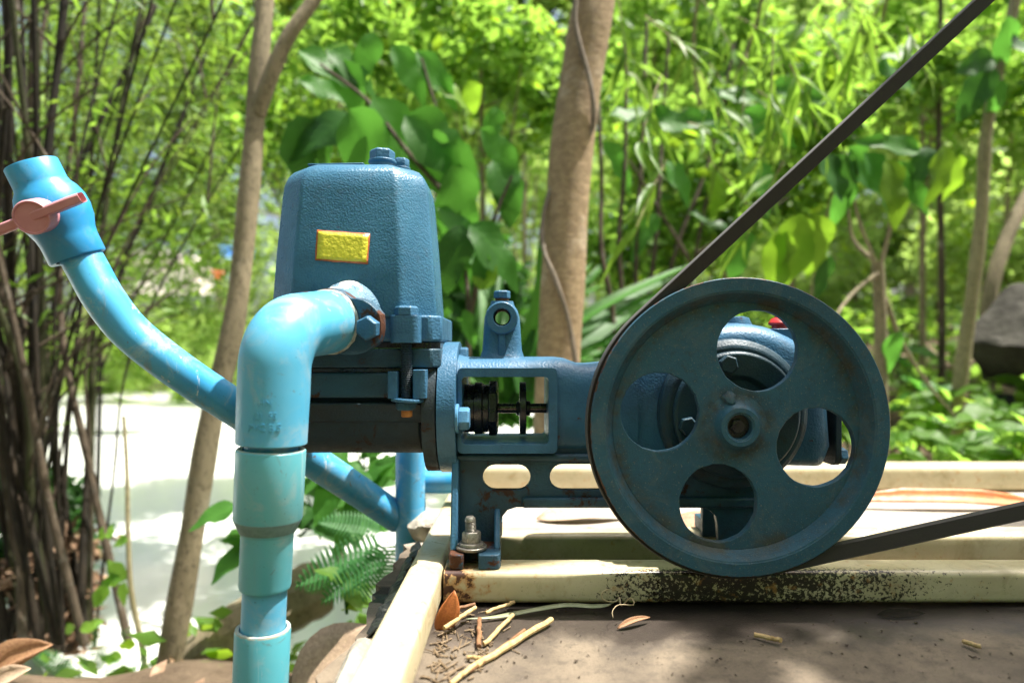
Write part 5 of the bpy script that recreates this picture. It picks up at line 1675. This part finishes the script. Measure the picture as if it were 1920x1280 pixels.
curl = [c0 + Vector((.012 * math.cos(a) * (1 - a / 30), -.004, .007 * math.sin(a) * 1.0 + .001)) for a in [k * .5 for k in range(13)]]
curl += [P(1165, 1135, .72), P(1182, 1120, .715), P(1188, 1133, .71), P(1160, 1133, .70), P(1148, 1145, .69), P(1150, 1158, .68)]
ribbon('thin curly wood shaving in front of the mould speckled rail', curl, .0007, simple('pale_shaving', (.55, .45, .28), (.45, .34, .20), 90, .6), 'wood_shaving', 'shaving', (0, 1, .2))
m = MB()
g = random.Random(71)
for i in range(90):
    py = g.uniform(1140, 1278)
    x0 = 838 - (py - 1140) * .40
    px = x0 + abs(g.gauss(0, 62)) + 6
    p = deck(px, py, .0016)
    a = g.uniform(0, 3.14); L = g.uniform(.004, .022)
    d = Vector((math.cos(a), math.sin(a), g.uniform(-.05, .12))) * L
    m.tube([p - d * .5, p + d * .5], g.uniform(.0004, .0012), 5)
prop(m.build('straw_litter', 'straw'), 'broken straw and twig bits heaped along the side beam on the slab', 'litter', None, 'stuff')
# crumbs of dirt and bits of bark on the slab
g = random.Random(88)
m = MB()
for i in range(700):
    px, py = g.uniform(700, 1920), g.uniform(1138, 1275)
    if px < 900 - (py - 1140) * .6: continue
    if g.random() > (1.0 if px < 1000 else .35): continue
    p = deck(px, py, .0006)
    s = g.choice((.0005, .0007, .0010, .0016))
    v = [p + Vector((g.uniform(-1, 1) * s * 1.5, g.uniform(-1, 1) * s * 1.5, g.uniform(-.3, 1.2) * s)) for _ in range(5)]
    bv = [m.bm.verts.new(a) for a in v]
    for f in ((0, 1, 2), (0, 2, 3), (0, 3, 4), (0, 4, 1), (1, 2, 3), (1, 3, 4)):
        try: m.bm.faces.new([bv[k] for k in f])
        except ValueError: pass
prop(m.build('slab_debris', 'crumb', smooth=False), 'crumbs of bark and dirt on the slab', 'debris', None, 'stuff')

# ---------------------------------------------------------------- blurred things across the pond
def hut(name, label, px, py, Y, w, h, mat, cat):
    p = P(px, py, Y)
    t = thing(name, p, label, cat)
    m = MB(); m.box(p.x - w / 2, p.x + w / 2, Y, Y + w * .6, p.z, p.z + h)
    m.build('side', mat, t)
    m = MB(); m.prism([(p.x - w * .58, p.z + h), (p.x + w * .58, p.z + h), (p.x + w * .3, p.z + h * 1.35), (p.x - w * .3, p.z + h * 1.35)], [], Y - .1, Y + w * .62)
    m.build('top', mat, t)
    return t
hut('tarpaulin_shelter', 'blurred bright blue tarpaulin far across the pond beside the slender trunk', 440, 480, 7.4, .30, .10, 'tarpblue', 'tarpaulin')
hut('plastic_bin', 'blurred orange plastic bin across the pond under the blue tarpaulin', 410, 522, 7.0, .07, .06, 'tarpred', 'bin')
hut('pale_hut', 'blurred pale hut wall seen through the bamboo across the pond', 290, 545, 8.0, .9, .35, 'housewall', 'hut')

# ---------------------------------------------------------------- trees around the clearing, outside the picture
ov = thing('unseen_overhanging_tree', (2.6, 1.6, ground_at(2.6, 1.6)), 'unseen tree whose leafy limb hangs over the right end of the slab', 'tree')
q = bez([(2.6, 1.6, ground_at(2.6, 1.6) - .05), (2.5, 1.5, .8), (2.2, 1.35, 1.7), (1.6, 1.1, 2.25), (1.0, .85, 2.5)], 24)
m = MB(); m.tube(q, [.075 - .05 * i / len(q) for i in range(len(q))], 12, jitter=.03)
m.build('trunk', 'barkgrey', ov)
rnd = random.Random(91)
cs = [(rnd.uniform(1.25, 2.6), rnd.uniform(.05, .85), rnd.uniform(2.1, 2.7)) for _ in range(40)]
cloud('crown', 'leaf', cs, (.16, .16, .12), 2600, (.06, .13), ov, 91, .5, .2)
for i, (x, y, h) in enumerate(((-3.4, -2.6, 3.4), (-1.2, -3.6, 3.8), (1.2, -3.2, 3.6), (3.4, -2.2, 3.6), (4.6, .6, 3.4), (-4.8, .2, 3.2), (0, -6.0, 5.5), (-4.5, -5.5, 5), (4.5, -5.5, 5))):  # unseen trees, added to cut the open-sky fill on the front faces
    g0 = ground_at(x, y)
    t = thing('unseen_clearing_tree', (x, y, g0), 'unseen leafy tree at the edge of the clearing behind the viewer', 'tree', 'added unseen trees round the clearing')
    rnd = random.Random(700 + i)
    cs = clumps(rnd, 44, (x, y, g0 + h * .58), (1.35, 1.1, h * .52))
    cloud('crown', 'leaf', cs, (.42, .40, .40), 3600, (.10, .26), t, 700 + i, .5, .3)
    q = bez([(x, y, g0 - .05), (x + .1, y, g0 + h * .5), (x, y + .1, g0 + h * .9)], 10)
    m = MB(); m.tube(q, [.09 - .06 * k / len(q) for k in range(len(q))], 9, jitter=.04)
    m.build('trunk', 'barkgrey', t)
